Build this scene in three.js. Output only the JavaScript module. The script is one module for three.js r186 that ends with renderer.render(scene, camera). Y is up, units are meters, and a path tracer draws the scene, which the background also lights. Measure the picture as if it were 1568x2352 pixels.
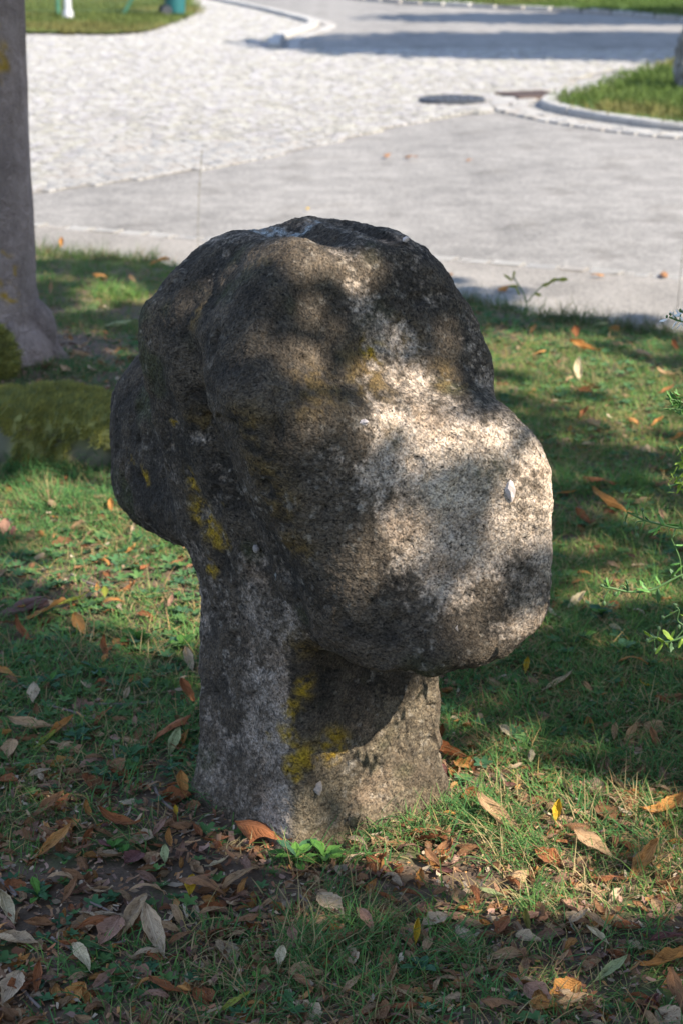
import * as THREE from 'three';
import { mergeGeometries } from 'three/addons/utils/BufferGeometryUtils.js';

// ------------------------------------------------------------------ camera, sky, sun, exposure
const scene = new THREE.Scene();
const EYE = 1.6, PITCH = 18 * Math.PI / 180, FOV = 30;
const camera = new THREE.PerspectiveCamera(FOV, 682 / 1024, 0.05, 900);
camera.position.set(0, EYE, 0);
camera.rotation.x = -PITCH;
camera.focus = 3.02;
camera.userData.fStop = 7;

const SUN_EL = 40 * Math.PI / 180, SUN_AZ = 33 * Math.PI / 180;        // azimuth from +x towards the viewer
const S = [Math.cos(SUN_EL) * Math.cos(SUN_AZ), Math.sin(SUN_EL), Math.cos(SUN_EL) * Math.sin(SUN_AZ)];
const SKY_GAIN = 1.35;
{
  const W = 128, H = 64, data = new Float32Array(W * H * 4);
  for (let j = 0; j < H; j++) for (let i = 0; i < W; i++) {
    const el = ((j + 0.5) / H - 0.5) * Math.PI, s = Math.max(0, Math.sin(el)), t = Math.pow(1 - s, 2.4);
    const k = (j * W + i) * 4;
    data[k] = SKY_GAIN * (0.135 + 0.22 * t); data[k + 1] = SKY_GAIN * (0.2 + 0.22 * t); data[k + 2] = SKY_GAIN * (0.345 + 0.16 * t); data[k + 3] = 1;
  }
  const sky = new THREE.DataTexture(data, W, H, THREE.RGBAFormat, THREE.FloatType);
  sky.mapping = THREE.EquirectangularReflectionMapping; sky.magFilter = THREE.LinearFilter; sky.needsUpdate = true;
  scene.background = sky; scene.environment = sky;
}
const sun = new THREE.DirectionalLight(new THREE.Color(1, 0.915, 0.79), 4.5);
sun.position.set(S[0] * 40, S[1] * 40, S[2] * 40 - 8); sun.target.position.set(0, 0, -8);
sun.castShadow = true; sun.shadow.mapSize.set(4096, 4096);
Object.assign(sun.shadow.camera, { left: -30, right: 30, top: 30, bottom: -30, near: 1, far: 120 });
scene.add(sun, sun.target);
const renderer = new THREE.WebGLRenderer({ antialias: true });
renderer.toneMapping = THREE.LinearToneMapping;
renderer.toneMappingExposure = 2.75;
renderer.shadowMap.enabled = true;

// ------------------------------------------------------------------ helpers
function rng(seed) { let a = seed >>> 0; return () => { a = (a + 0x6D2B79F5) | 0; let t = Math.imul(a ^ (a >>> 15), 1 | a); t = (t + Math.imul(t ^ (t >>> 7), 61 | t)) ^ t; return ((t ^ (t >>> 14)) >>> 0) / 4294967296; }; }
const hash3 = (x, y, z) => { let h = Math.imul(x, 374761393) ^ Math.imul(y, 668265263) ^ Math.imul(z, 1274126177); h = Math.imul(h ^ (h >>> 13), 1274126177); return ((h ^ (h >>> 16)) >>> 0) / 4294967296; };
function vnoise(x, y, z) {                                             // value noise, -1..1
  const X = Math.floor(x), Y = Math.floor(y), Z = Math.floor(z); x -= X; y -= Y; z -= Z;
  const u = x * x * (3 - 2 * x), v = y * y * (3 - 2 * y), w = z * z * (3 - 2 * z);
  const m = (a, b, t) => a + (b - a) * t;
  return 2 * m(m(m(hash3(X, Y, Z), hash3(X + 1, Y, Z), u), m(hash3(X, Y + 1, Z), hash3(X + 1, Y + 1, Z), u), v),
    m(m(hash3(X, Y, Z + 1), hash3(X + 1, Y, Z + 1), u), m(hash3(X, Y + 1, Z + 1), hash3(X + 1, Y + 1, Z + 1), u), v), w) - 1;
}
const fbm = (x, y, z, n = 4) => { let s = 0, a = 0.5, f = 1; for (let i = 0; i < n; i++) { s += a * vnoise(x * f, y * f, z * f + i * 7.3); a *= 0.5; f *= 2.03; } return s; };
const clamp = (x, a = 0, b = 1) => Math.min(b, Math.max(a, x));
const step = (a, b, x) => { const t = clamp((x - a) / (b - a)); return t * t * (3 - 2 * t); };
const mix = (a, b, t) => [a[0] + (b[0] - a[0]) * t, a[1] + (b[1] - a[1]) * t, a[2] + (b[2] - a[2]) * t];
const lin = (r, g, b) => new THREE.Color().setRGB(r, g, b);

const used = {};
const named = n => { const k = used[n] = (used[n] ?? -1) + 1; return k ? `${n}_${String(k).padStart(3, '0')}` : n; };
function tag(o, label, category, group, kind) {
  if (label) o.userData.label = label; if (category) o.userData.category = category;
  if (group) o.userData.group = group; if (kind) o.userData.kind = kind;
  return o;
}
const shade = o => { o.castShadow = o.receiveShadow = true; return o; };
function obj(name, geo, m, parent = scene) {
  const o = shade(new THREE.Mesh(geo, m)); o.name = parent === scene ? named(name) : name; parent.add(o); return o;
}
function thing(name, at = [0, 0, 0], turn = 0) { const g = new THREE.Group(); g.name = named(name); g.position.set(...at); g.rotation.y = turn; scene.add(g); return g; }
function copies(name, geo, m, list, parent = scene) {                  // list of {m: Matrix4, c: [r,g,b]}
  const o = shade(new THREE.InstancedMesh(geo, m, list.length)); o.name = parent === scene ? named(name) : name;
  const col = new THREE.Color();
  list.forEach((q, i) => { o.setMatrixAt(i, q.m); if (q.c) o.setColorAt(i, col.setRGB(...q.c)); });
  o.userData.kind = 'stuff'; parent.add(o); return o;
}
const M4 = (x, y, z, rx = 0, ry = 0, rz = 0, sx = 1, sy = sx, sz = sx) => new THREE.Matrix4().compose(new THREE.Vector3(x, y, z), new THREE.Quaternion().setFromEuler(new THREE.Euler(rx, ry, rz, 'YXZ')), new THREE.Vector3(sx, sy, sz));
// where the line of sight through a point of a 1568 x 2352 sheet meets the level h (used to survey the place from the photograph)
const TF = Math.tan(FOV * Math.PI / 360), CP = Math.cos(PITCH), SP = Math.sin(PITCH);
function G(px, py, h = 0) {
  const a = (px - 784) / 1176 * TF, v = -(py - 1176) / 1176 * TF, dy = v * CP - SP, dz = -(CP + v * SP), t = (h - EYE) / dy;
  return [a * t, h, dz * t];
}
const perPx = p => Math.hypot(p[0], EYE - p[1], p[2]) / 4389;          // metres under one unit of that sheet
const inView = (x, z, margin = 0) => { const d = -z * CP + EYE * SP; return Math.abs(x) < d * 0.179 + margin && z < -2.35 + margin; };

// tiling textures: f(u, v, noise) -> [r, g, b] linear; noise(freq, seed) tiles
function tex(size, f, srgb = true) {
  const d = new Uint8Array(size * size * 4), enc = x => srgb ? (x <= 0.0031308 ? 12.92 * x : 1.055 * Math.pow(x, 1 / 2.4) - 0.055) : x;
  for (let j = 0; j < size; j++) for (let i = 0; i < size; i++) {
    const c = f((i + 0.5) / size, (j + 0.5) / size), k = (j * size + i) * 4;
    for (let q = 0; q < 3; q++) d[k + q] = Math.round(clamp(enc(Math.max(0, c[q]))) * 255); d[k + 3] = 255;
  }
  const t = new THREE.DataTexture(d, size, size, THREE.RGBAFormat); t.wrapS = t.wrapT = THREE.RepeatWrapping;
  t.magFilter = THREE.LinearFilter; t.minFilter = THREE.LinearMipmapLinearFilter; t.generateMipmaps = true;
  t.colorSpace = srgb ? THREE.SRGBColorSpace : THREE.NoColorSpace; t.needsUpdate = true; return t;
}
function tn(u, v, freq, seed = 0) {                                    // tiling value noise 0..1
  const x = u * freq, y = v * freq, X = Math.floor(x), Y = Math.floor(y), a = x - X, b = y - Y, w = q => ((q % freq) + freq) % freq;
  const s = a * a * (3 - 2 * a), t = b * b * (3 - 2 * b), h = (i, j) => hash3(w(X + i), w(Y + j), seed * 31 + freq);
  return (h(0, 0) * (1 - s) + h(1, 0) * s) * (1 - t) + (h(0, 1) * (1 - s) + h(1, 1) * s) * t;
}
const tf = (u, v, freq, seed, n = 4) => { let s = 0, a = 0.5, t = 0; for (let i = 0; i < n; i++) { s += a * tn(u, v, freq << i, seed + i); t += a; a *= 0.55; } return s / t; };
const rep = (t, x, y = x) => { const c = t.clone(); c.repeat.set(x, y); c.needsUpdate = true; return c; };

// ------------------------------------------------------------------ ground materials
const soilTex = tex(1024, (u, v) => {
  const a = tf(u, v, 6, 1, 6), g = step(0.5, 0.68, tf(u, v, 9, 11, 5)), f = tn(u, v, 512, 3), f2 = tn(u, v, 170, 5);
  const soil = mix([0.045, 0.03, 0.02], [0.2, 0.13, 0.08], a * 0.7 + f * 0.35 - 0.15), moss = mix([0.025, 0.05, 0.008], [0.06, 0.11, 0.015], f2);
  return mix(soil, moss, g * 0.75);
});
const soilBump = tex(1024, (u, v) => { const h = tf(u, v, 40, 2, 5); return [h, h, h]; }, false);
const lawnMat = new THREE.MeshStandardMaterial({ map: soilTex, bumpMap: soilBump, bumpScale: 0.012, roughness: 0.97 });
const asphaltTex = tex(1024, (u, v) => {
  const f = tn(u, v, 512, 4), f2 = tn(u, v, 128, 14), a = tf(u, v, 14, 6, 5), w = tf(u, v, 3, 26, 4);
  const k = 0.183 + 0.1 * (f - 0.5) + 0.09 * (f2 - 0.5) + 0.11 * (a - 0.5) + 0.1 * (w - 0.5);
  const dirt = step(0.6, 0.8, tf(u, v, 8, 31, 4)) * 0.03;
  return [k * 1.07 - dirt, k - dirt, k * 0.91 - dirt];
});
const grainBump = tex(1024, (u, v) => { const h = tn(u, v, 512, 8) * 0.6 + tn(u, v, 256, 9) * 0.4; return [h, h, h]; }, false);
const asphaltMat = new THREE.MeshStandardMaterial({ map: asphaltTex, bumpMap: grainBump, bumpScale: 0.004, roughness: 0.92 });
const gravelTex = tex(1024, (u, v) => {
  const f = tn(u, v, 400, 4), f2 = tn(u, v, 128, 15), a = tf(u, v, 5, 16, 5), k = 0.215 + 0.15 * (f - 0.5) + 0.08 * (f2 - 0.5) + 0.16 * (a - 0.5);
  return [k * 1.06, k * 0.97, k * 0.86];
});
const gravelMat = new THREE.MeshStandardMaterial({ map: gravelTex, bumpMap: grainBump, bumpScale: 0.006, roughness: 0.97 });
const bedMat = new THREE.MeshStandardMaterial({ map: rep(gravelTex, 1), color: lin(0.95, 0.93, 0.9), roughness: 1 });
const graniteTex = tex(512, (u, v) => {
  const f = tn(u, v, 256, 41), f2 = tn(u, v, 90, 42), a = tf(u, v, 6, 43, 4), k = 0.82 + 0.3 * (f - 0.5) + 0.22 * (f2 - 0.5) + 0.35 * (a - 0.5);
  return [k, k * 0.985, k * 0.965];
});
const graniteMat = new THREE.MeshStandardMaterial({ map: graniteTex, color: lin(0.6, 0.59, 0.575), bumpMap: grainBump, bumpScale: 0.003, roughness: 0.85 });
const graniteTones = [[0.44, 0.425, 0.4], [0.39, 0.38, 0.365], [0.42, 0.39, 0.355], [0.34, 0.34, 0.34], [0.47, 0.455, 0.43]].map(c => { const m = graniteMat.clone(); m.color = lin(...c); return m; });
const turfTex = tex(512, (u, v) => {
  const a = tf(u, v, 8, 51, 5), b = step(0.48, 0.8, tf(u, v, 9, 57, 4)) * 0.8, f = tn(u, v, 256, 52);
  return mix(mix([0.04, 0.085, 0.012], [0.095, 0.16, 0.025], a * 0.6 + f * 0.4), [0.22, 0.16, 0.045], b * 0.6);
});
const turfMat = new THREE.MeshStandardMaterial({ map: turfTex, roughness: 1 });

// ------------------------------------------------------------------ the ground itself
const lawnEdge = x => -8.06 + 0.6 * x + 0.1 * vnoise(x * 1.7, 3.1, 0) + 0.05 * vnoise(x * 6, 1.1, 5);
const TREE = [-1.285, -6.38];
function groundY(x, z) {
  let h = 0.02 * vnoise(x * 1.1, 0.3, z * 1.1) + 0.012 * vnoise(x * 3.5, 2.3, z * 3.5) + 0.005 * vnoise(x * 11, 5.3, z * 11);
  h *= step(0.15, 0.6, Math.hypot(x + 0.03, z + 3.18));
  h += 0.13 * Math.exp(-(((x - TREE[0]) ** 2) / 0.32 + ((z - TREE[1]) ** 2) / 0.3));
  const e = z - lawnEdge(x); h -= 0.02 * step(0.5, -0.1, e);
  return h;
}
function sheet(name, pts, y, m, tile, parent, label) {                        // a flat polygon, uv in metres over tile
  const g = new THREE.ShapeGeometry(new THREE.Shape(pts.map(p => new THREE.Vector2(p[0], -p[1]))));
  g.rotateX(-Math.PI / 2); g.translate(0, y, 0);
  const p = g.attributes.position, uv = g.attributes.uv;
  for (let i = 0; i < p.count; i++) uv.setXY(i, p.getX(i) / tile, p.getZ(i) / tile);
  const o = obj(name, g, m, parent); o.userData.kind = 'structure'; if (label) o.userData.label = label; return o;
}
const spline = (pts, n) => new THREE.CatmullRomCurve3(pts.map(p => new THREE.Vector3(p[0], 0, p[1])), false, 'centripetal').getSpacedPoints(n).map(v => [v.x, v.z]);
const offset = (pts, d) => pts.map((p, i) => { const a = pts[Math.max(0, i - 1)], b = pts[Math.min(pts.length - 1, i + 1)], l = Math.hypot(b[0] - a[0], b[1] - a[1]); return [p[0] - (b[1] - a[1]) / l * d, p[1] + (b[0] - a[0]) / l * d]; });

{ // far terrain to the horizon
  const g = new THREE.CircleGeometry(420, 64); g.rotateX(-Math.PI / 2); g.translate(0, -0.09, 0);
  const uv = g.attributes.uv, p = g.attributes.position; for (let i = 0; i < p.count; i++) uv.setXY(i, p.getX(i) / 3, p.getZ(i) / 3);
  obj('ground', g, turfMat).userData.kind = 'structure';
}
sheet('asphalt_road', [[-26, -9], [26, 4], [40, -10], [30, -46], [-4, -60], [-26, -60]], -0.045, asphaltMat, 2);

// lawn under the trees: one undulating sheet
{
  const x0 = -6, x1 = 7, z1 = 2.5, n = 230, m = 210, pos = [], uv = [], idx = [];
  for (let j = 0; j <= m; j++) for (let i = 0; i <= n; i++) {
    const x = x0 + (x1 - x0) * i / n, e = lawnEdge(x), t = j / m, z = z1 + (e - z1) * (1 - Math.pow(1 - t, 1.25));
    pos.push(x, j === m ? -0.05 : groundY(x, z), z); uv.push(x / 1.6, z / 1.6);
  }
  for (let j = 0; j < m; j++) for (let i = 0; i < n; i++) { const a = j * (n + 1) + i, b = a + n + 1; idx.push(a, a + 1, b, a + 1, b + 1, b); }
  const g = new THREE.BufferGeometry(); g.setAttribute('position', new THREE.Float32BufferAttribute(pos, 3)); g.setAttribute('uv', new THREE.Float32BufferAttribute(uv, 2)); g.setIndex(idx); g.computeVertexNormals();
  obj('lawn', g, lawnMat).userData.kind = 'structure';
}
// path strip between the lawn and the row of setts
const settLine = x => -9.1 + 0.46 * x;
sheet('path', [[-7, -11.6], [7, -3.4], [7, settLine(7) - 0.02], [-7, settLine(-7) - 0.02]].map((p, i) => i < 2 ? [p[0], lawnEdge(p[0]) + 0.6] : p), -0.038, gravelMat, 1.5);

// stones with split, slightly domed faces
function settGeo(seed, rough = 0.012) {
  const g = new THREE.BoxGeometry(1, 1, 1, 3, 2, 3), p = g.attributes.position, r = rng(seed), sh = [r() - 0.5, r() - 0.5];
  for (let i = 0; i < p.count; i++) {
    let x = p.getX(i), y = p.getY(i), z = p.getZ(i);
    const k = x + z * 13.1 + y * 71.7 + seed * 3.3, e = Math.max(Math.abs(x), Math.abs(z));
    const q = 1 - 0.09 * (y > 0.4 && e > 0.49 ? 1 : 0) + 0.07 * vnoise(k * 3.1, k, 1.7);
    y += y > 0.4 ? -0.16 * e * e * e * 2 * 0.5 + 0.08 * vnoise(x * 3 + seed * 9, z * 3, seed) : 0;
    p.setXYZ(i, x * q + sh[0] * 0.06 * z, y, z * q + sh[1] * 0.06 * x);
  }
  g.computeVertexNormals(); return g;
}
const setts = [1, 2, 3, 4, 5].map(s => settGeo(s));
const rowR = rng(77);
function stoneRow(name, label, pts, len, wid, high, top, tones, pieceName = 'stone') {
  const t = tag(thing(name), label, 'kerb', null, 'structure');
  const c = new THREE.CatmullRomCurve3(pts.map(p => new THREE.Vector3(p[0], 0, p[1])), false, 'centripetal'), L = c.getLength();
  let s = 0;
  while (s < L - len * 0.5) {
    const l = len * (0.85 + 0.3 * rowR()), a = c.getPointAt(clamp((s + l / 2) / L)), d = c.getTangentAt(clamp((s + l / 2) / L));
    const o = obj(pieceName, setts[Math.floor(rowR() * 5)], tones[Math.floor(rowR() * tones.length)], t);
    o.position.set(a.x, top - high / 2 + (rowR() - 0.5) * 0.006, a.z); o.rotation.y = Math.atan2(-d.z, d.x) + (rowR() - 0.5) * 0.05; o.rotation.z = (rowR() - 0.5) * 0.02;
    o.scale.set(l - 0.012, high, wid * (0.97 + 0.05 * rowR())); s += l;
  }
  return t;
}
// long kerbstones that follow the curve
function kerbStones(name, label, pts, len, wid, bottom, top, tones) {
  const t = tag(thing(name), label, 'kerb', null, 'structure'), c = new THREE.CatmullRomCurve3(pts.map(p => new THREE.Vector3(p[0], 0, p[1])), false, 'centripetal'), L = c.getLength(), n = Math.round(L / len);
  for (let k = 0; k < n; k++) {
    const P = [], I = [], m = 6, dy = 0.006 * (rowR() - 0.5), a = k / n + 0.004 / L, b = (k + 1) / n - 0.004 / L;
    for (let i = 0; i <= m; i++) {
      const p = c.getPointAt(clamp(a + (b - a) * i / m)), d = c.getTangentAt(clamp(a + (b - a) * i / m)), e = 0.004 * vnoise(p.x * 9, k, p.z * 9);
      for (const [o, y] of [[-0.5, bottom], [-0.5, top - 0.02], [-0.42, top], [0.42, top], [0.5, top - 0.02], [0.5, bottom]]) P.push(p.x - d.z * o * (wid + e), y + (y > bottom ? dy + e : 0), p.z + d.x * o * (wid + e));
    }
    for (let i = 0; i < m; i++) for (let j = 0; j < 6; j++) { const q = i * 6 + j, s = i * 6 + (j + 1) % 6; I.push(q, s, q + 6, s, s + 6, q + 6); }
    for (const o of [0, m * 6]) for (let j = 1; j < 5; j++) o ? I.push(o, o + j + 1, o + j) : I.push(o, o + j, o + j + 1);
    let g = new THREE.BufferGeometry(); g.setAttribute('position', new THREE.Float32BufferAttribute(P, 3)); g.setIndex(I); g = g.toNonIndexed(); g.computeVertexNormals();
    const q = g.attributes.position, U = []; for (let i = 0; i < q.count; i++) U.push(q.getX(i) * 2 + q.getY(i), q.getZ(i) * 2 + q.getY(i)); g.setAttribute('uv', new THREE.Float32BufferAttribute(U, 2));
    obj('kerbstone', g, tones[Math.floor(rowR() * tones.length)], t);
  }
}
const paleT = [graniteTones[0], graniteTones[4], graniteTones[2], graniteTones[1]];
stoneRow('sett_row', 'line of pale granite setts between the near road and the gravel path', [[-3.4, settLine(-3.4)], [0, settLine(0)], [3.6, settLine(3.6)]], 0.15, 0.11, 0.12, -0.031, [graniteTones[4], graniteTones[2], graniteTones[0], graniteTones[1]], 'sett');

// grass island on the right with its kerb and gutter
const islandK = spline([[7, -11.6], [4.2, -13.05], [2.44, -13.86], [1.99, -14.41], [1.7, -14.95], [1.56, -15.45], [1.62, -15.95], [1.9, -16.5], [2.5, -17.96], [3.47, -19.91], [5.4, -22.6], [8, -24.6]], 90);
const islandIn = offset(islandK, 0.2);
kerbStones('island_kerb', 'curved white granite kerb around the grass island', offset(islandK, 0.1).slice(4, 56), 0.8, 0.13, -0.1, 0.012, [graniteTones[0], graniteTones[4], graniteTones[2]]);
const gut = offset(islandK, -0.13), gut2 = offset(islandK, -0.29);
stoneRow('gutter_row', 'inner row of gutter setts at the foot of the island kerb', gut.slice(4, 48), 0.16, 0.15, 0.12, -0.03, paleT, 'sett');
stoneRow('gutter_row', 'outer row of gutter setts next to the near road', gut2.slice(4, 46), 0.16, 0.15, 0.12, -0.026, paleT, 'sett');
stoneRow('island_edge_row', 'pale sett edging along the back of the grass island', islandK.slice(54, 88).map((p, i) => offset(islandK, 0.1)[i + 54]), 0.3, 0.16, 0.14, -0.005, paleT, 'sett');
sheet('grass_island', [...islandIn, [14, -22], [14, -10]], 0.0, turfMat, 1.5);

// cobbled square
const cobLine = spline([[-2.75, -9.9], [-1.74, -10.95], [-0.77, -12.05], [0.0, -13.4], [0.72, -14.72], [1.12, -15.1]], 40);
const farKerb = [[-0.72, -21.5], [-0.76, -22.4], [-0.66, -23.4], [-0.42, -24.6], [-0.36, -25.4], [-0.6, -26.6], [-1.1, -28.4], [-1.9, -31], [-3.4, -38]];
const lawnFar = spline([[-16, -24.9], [-8, -24.1], [-3.78, -23.62], [-2.9, -23.36], [-2.5, -23.5], [-2.32, -24.3], [-2.22, -25.4], [-2.05, -27.4], [-2.25, -30], [-3.4, -40]], 50);
const cobPoly = [...cobLine, ...gut2.slice(44, 52), ...islandK.slice(52, 74), [4.2, -21.3], [-0.5, -21.35], ...farKerb.map(p => [p[0] - 0.05, p[1]]), ...[...lawnFar].reverse(), [-16, -9], [-4, -8.9]];
const inside = (x, z, poly) => { let c = false; for (let i = 0, j = poly.length - 1; i < poly.length; j = i++) { const a = poly[i], b = poly[j]; if ((a[1] > z) !== (b[1] > z) && x < (b[0] - a[0]) * (z - a[1]) / (b[1] - a[1]) + a[0]) c = !c; } return c; };
{
  const t = thing('cobblestone_paving'); t.userData.kind = 'structure';
  sheet('mortar_bed', cobPoly, -0.041, bedMat, 1.5, t);
  const r = rng(5), near = [], far = [], dir = Math.atan2(-3.3, 2.1), cd = Math.cos(dir), sd = Math.sin(dir);
  for (let row = -215; row < 215; row++) {
    let u = -18 + r() * 0.1;
    while (u < 18) {
      const l = 0.075 + 0.04 * r(), v = row * 0.084 + 0.06 * Math.sin(u * 0.8 + row * 0.05), uu = u + l / 2; u += l;
      const x = -0.5 + uu * cd - v * sd, z = -16 + uu * sd + v * cd;
      if (x < -7 || x > 5 || !inside(x, z, cobPoly) || z > settLine(x) - 0.12) continue;
      const q = { x, z, l: l - 0.012, w: 0.084 * (0.86 + 0.1 * r()), h: 0.002 * (r() - 0.5) + 0.006 * vnoise(x, 4, z), ry: -dir + 0.08 * (r() - 0.5), rx: 0.022 * (r() - 0.5), rz: 0.022 * (r() - 0.5), g: Math.floor(r() * 5), c: r() };
      (inView(x, z, -0.1) && z > -13.4 && x > -1.75 ? near : far).push(q);
    }
  }
  near.sort((a, b) => b.z - a.z); while (near.length > 300) far.push(near.pop());
  for (const q of near) {
    const o = obj('cobblestone', setts[q.g], graniteTones[Math.floor(q.c * 5)], t);
    o.position.set(q.x, -0.079 + q.h, q.z); o.rotation.set(q.rx, q.ry, q.rz); o.scale.set(q.l, 0.1, q.w);
  }
  for (let k = 0; k < 5; k++) {
    const list = far.filter(q => q.g === k).map(q => { const s = 0.32 + 0.17 * q.c; return { m: M4(q.x, -0.079 + q.h, q.z, q.rx, q.ry, q.rz, q.l, 0.1, q.w), c: [s * 1.03, s * 0.99, s * (0.84 + 0.16 * ((q.c * 7) % 1))] }; });
    const m = graniteMat.clone(); m.color = lin(1, 1, 1);
    copies('cobblestones', setts[k], m, list, t);
  }
}
kerbStones('far_kerb', 'low kerb curving between the cobbled square and the far road', farKerb, 0.7, 0.14, -0.1, 0.015, [graniteTones[0], graniteTones[4]]);
stoneRow('far_gutter', 'flat sett gutter along the far road side of the curving kerb', farKerb.map(p => [p[0] + 0.22, p[1] + 0.02]), 0.25, 0.15, 0.12, -0.03, paleT, 'sett');
sheet('far_lawn', [...lawnFar, [-30, -45], [-30, -26]], 0.0, turfMat, 1.5);
const topEdge = spline([[-0.6, -34], [0.78, -30.6], [2.04, -29.2], [3.77, -27.6], [4.7, -26.1], [7, -24.2], [12, -22]], 40);
sheet('verge', [...topEdge, [40, -24], [40, -60], [0, -60]], 0.02, turfMat, 1.5);
stoneRow('verge_kerb', 'pale kerb along the verge beyond the far road', topEdge, 0.5, 0.2, 0.18, 0.02, paleT, 'kerbstone');

// ------------------------------------------------------------------ the stone cross
// ---- stone cross shape: local X = arm axis (towards viewer right), Y up, Z = broad left face
const CROSS_YAW = 57 * Math.PI / 180, CROSS_AT = [-0.05, 0, -3.2];
const smin = (a, b, k) => { const h = Math.max(k - Math.abs(a - b), 0) / k; return Math.min(a, b) - h * h * h * k / 6; };
const smax = (a, b, k) => -smin(-a, -b, k);
const rbox = (x, y, z, hx, hy, hz, r) => {
  const qx = Math.abs(x) - hx + r, qy = Math.abs(y) - hy + r, qz = Math.abs(z) - hz + r;
  return Math.hypot(Math.max(qx, 0), Math.max(qy, 0), Math.max(qz, 0)) + Math.min(Math.max(qx, qy, qz), 0) - r;
};
const ell = (x, y, z, a, b, c) => { const k = Math.hypot(x / a, y / b, z / c), g = Math.hypot(x / a / a, y / b / b, z / c / c); return k * (k - 1) / Math.max(g, 1e-6); };
const span = (x, y, z, x0, x1, y0, y1, z0, z1, r) => rbox(x - (x0 + x1) / 2, y - (y0 + y1) / 2, z - (z0 + z1) / 2, (x1 - x0) / 2, (y1 - y0) / 2, (z1 - z0) / 2, r);
const pos = t => (t + Math.sqrt(t * t + 0.0012)) / 2;
function crossField(x, y, z) {
  // shaft: a rough squared block, flaring into the ground, turned a little against the arms
  const fl = pos(0.16 - y), fw = 1 + fl * fl * 4.5, sx = (x * 0.99 - z * 0.1) / fw, sz = (x * 0.1 + z * 0.99) / fw;
  let d = span(sx, y, sz, -0.165, 0.145, -0.5, 0.95, -0.195, 0.155 + 0.2 * pos(y - 0.4), 0.045);
  // near arm: a thick blunt block, its end face turned a little to the left, its under side chamfered at the back
  const zt = 0.125 + 0.33 * pos(y - 0.42);
  let arm = span(x, y - 0.12 * z, z, -0.02, 0.42, 0.375, 0.845, -0.225 + 0.42 * pos(y - 0.69), zt, 0.055);
  arm = smax(arm, x * 0.955 + z * 0.3 + 0.12 * (y - 0.62) - 0.355, 0.06);
  arm = smax(arm, x * 0.72 + z * 0.69 - 0.1 * (y - 0.6) - 0.318, 0.05);
  arm = smax(arm, -z * 0.62 - (y - 0.65) * 0.78 - 0.29, 0.05);
  arm = smax(arm, x * 0.5 - (y - 0.6) * 0.86 - 0.385, 0.05);
  arm = smax(arm, x * 0.55 + (y - 0.62) * 0.84 - 0.345, 0.06);
  // far arm
  let far = span(x, y - 0.1 * (x + 0.3), z, -0.51, 0, 0.42, 0.81, -0.16, 0.19, 0.13);
  far = smax(far, -x * 0.6 - (y - 0.6) * 0.8 - 0.36, 0.06);
  // head, bell shaped: narrower towards the top
  const up = pos(y - 0.84) / 0.22;
  const ht = 0.27 - 0.1 * up * up - pos(0.86 - y) * 0.3, hb = -0.225 + 0.1 * up * up, he = 0.26 - 0.09 * up;
  let head = span(x, y - 0.09 * x + 0.08 * z, z, -0.175 + 0.03 * up, he, 0.6, 1.072, hb, ht, 0.07);
  // groove behind the lip along the broad face of the head, running on down the shaft
  const gx = x - 0.055 + (y - 0.9) * 0.16, gz = z - ht - 0.04;
  head = smax(head, -(Math.hypot(gx, gz) - 0.06), 0.06);
  d = smin(d, far, 0.07); d = smin(d, head, 0.06); d = smin(d, arm, 0.075);
  // hollows on the crown
  d = smax(d, -ell(x - 0.03, y - 1.085, z - 0.04, 0.12, 0.05, 0.05), 0.06);
  d = smax(d, -ell(x - 0.1, y - 1.09, z + 0.06, 0.16, 0.04, 0.03), 0.045);
  // shallow channel on the broad face between shaft and near arm
  d = smax(d, -(Math.hypot(x - 0.07 - 0.18 * (0.75 - y), (z - 0.26 + 0.22 * (0.75 - y)) * 0.9) - 0.045 + 0.5 * pos(0.45 - y)), 0.05);
  return d;
}

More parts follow.
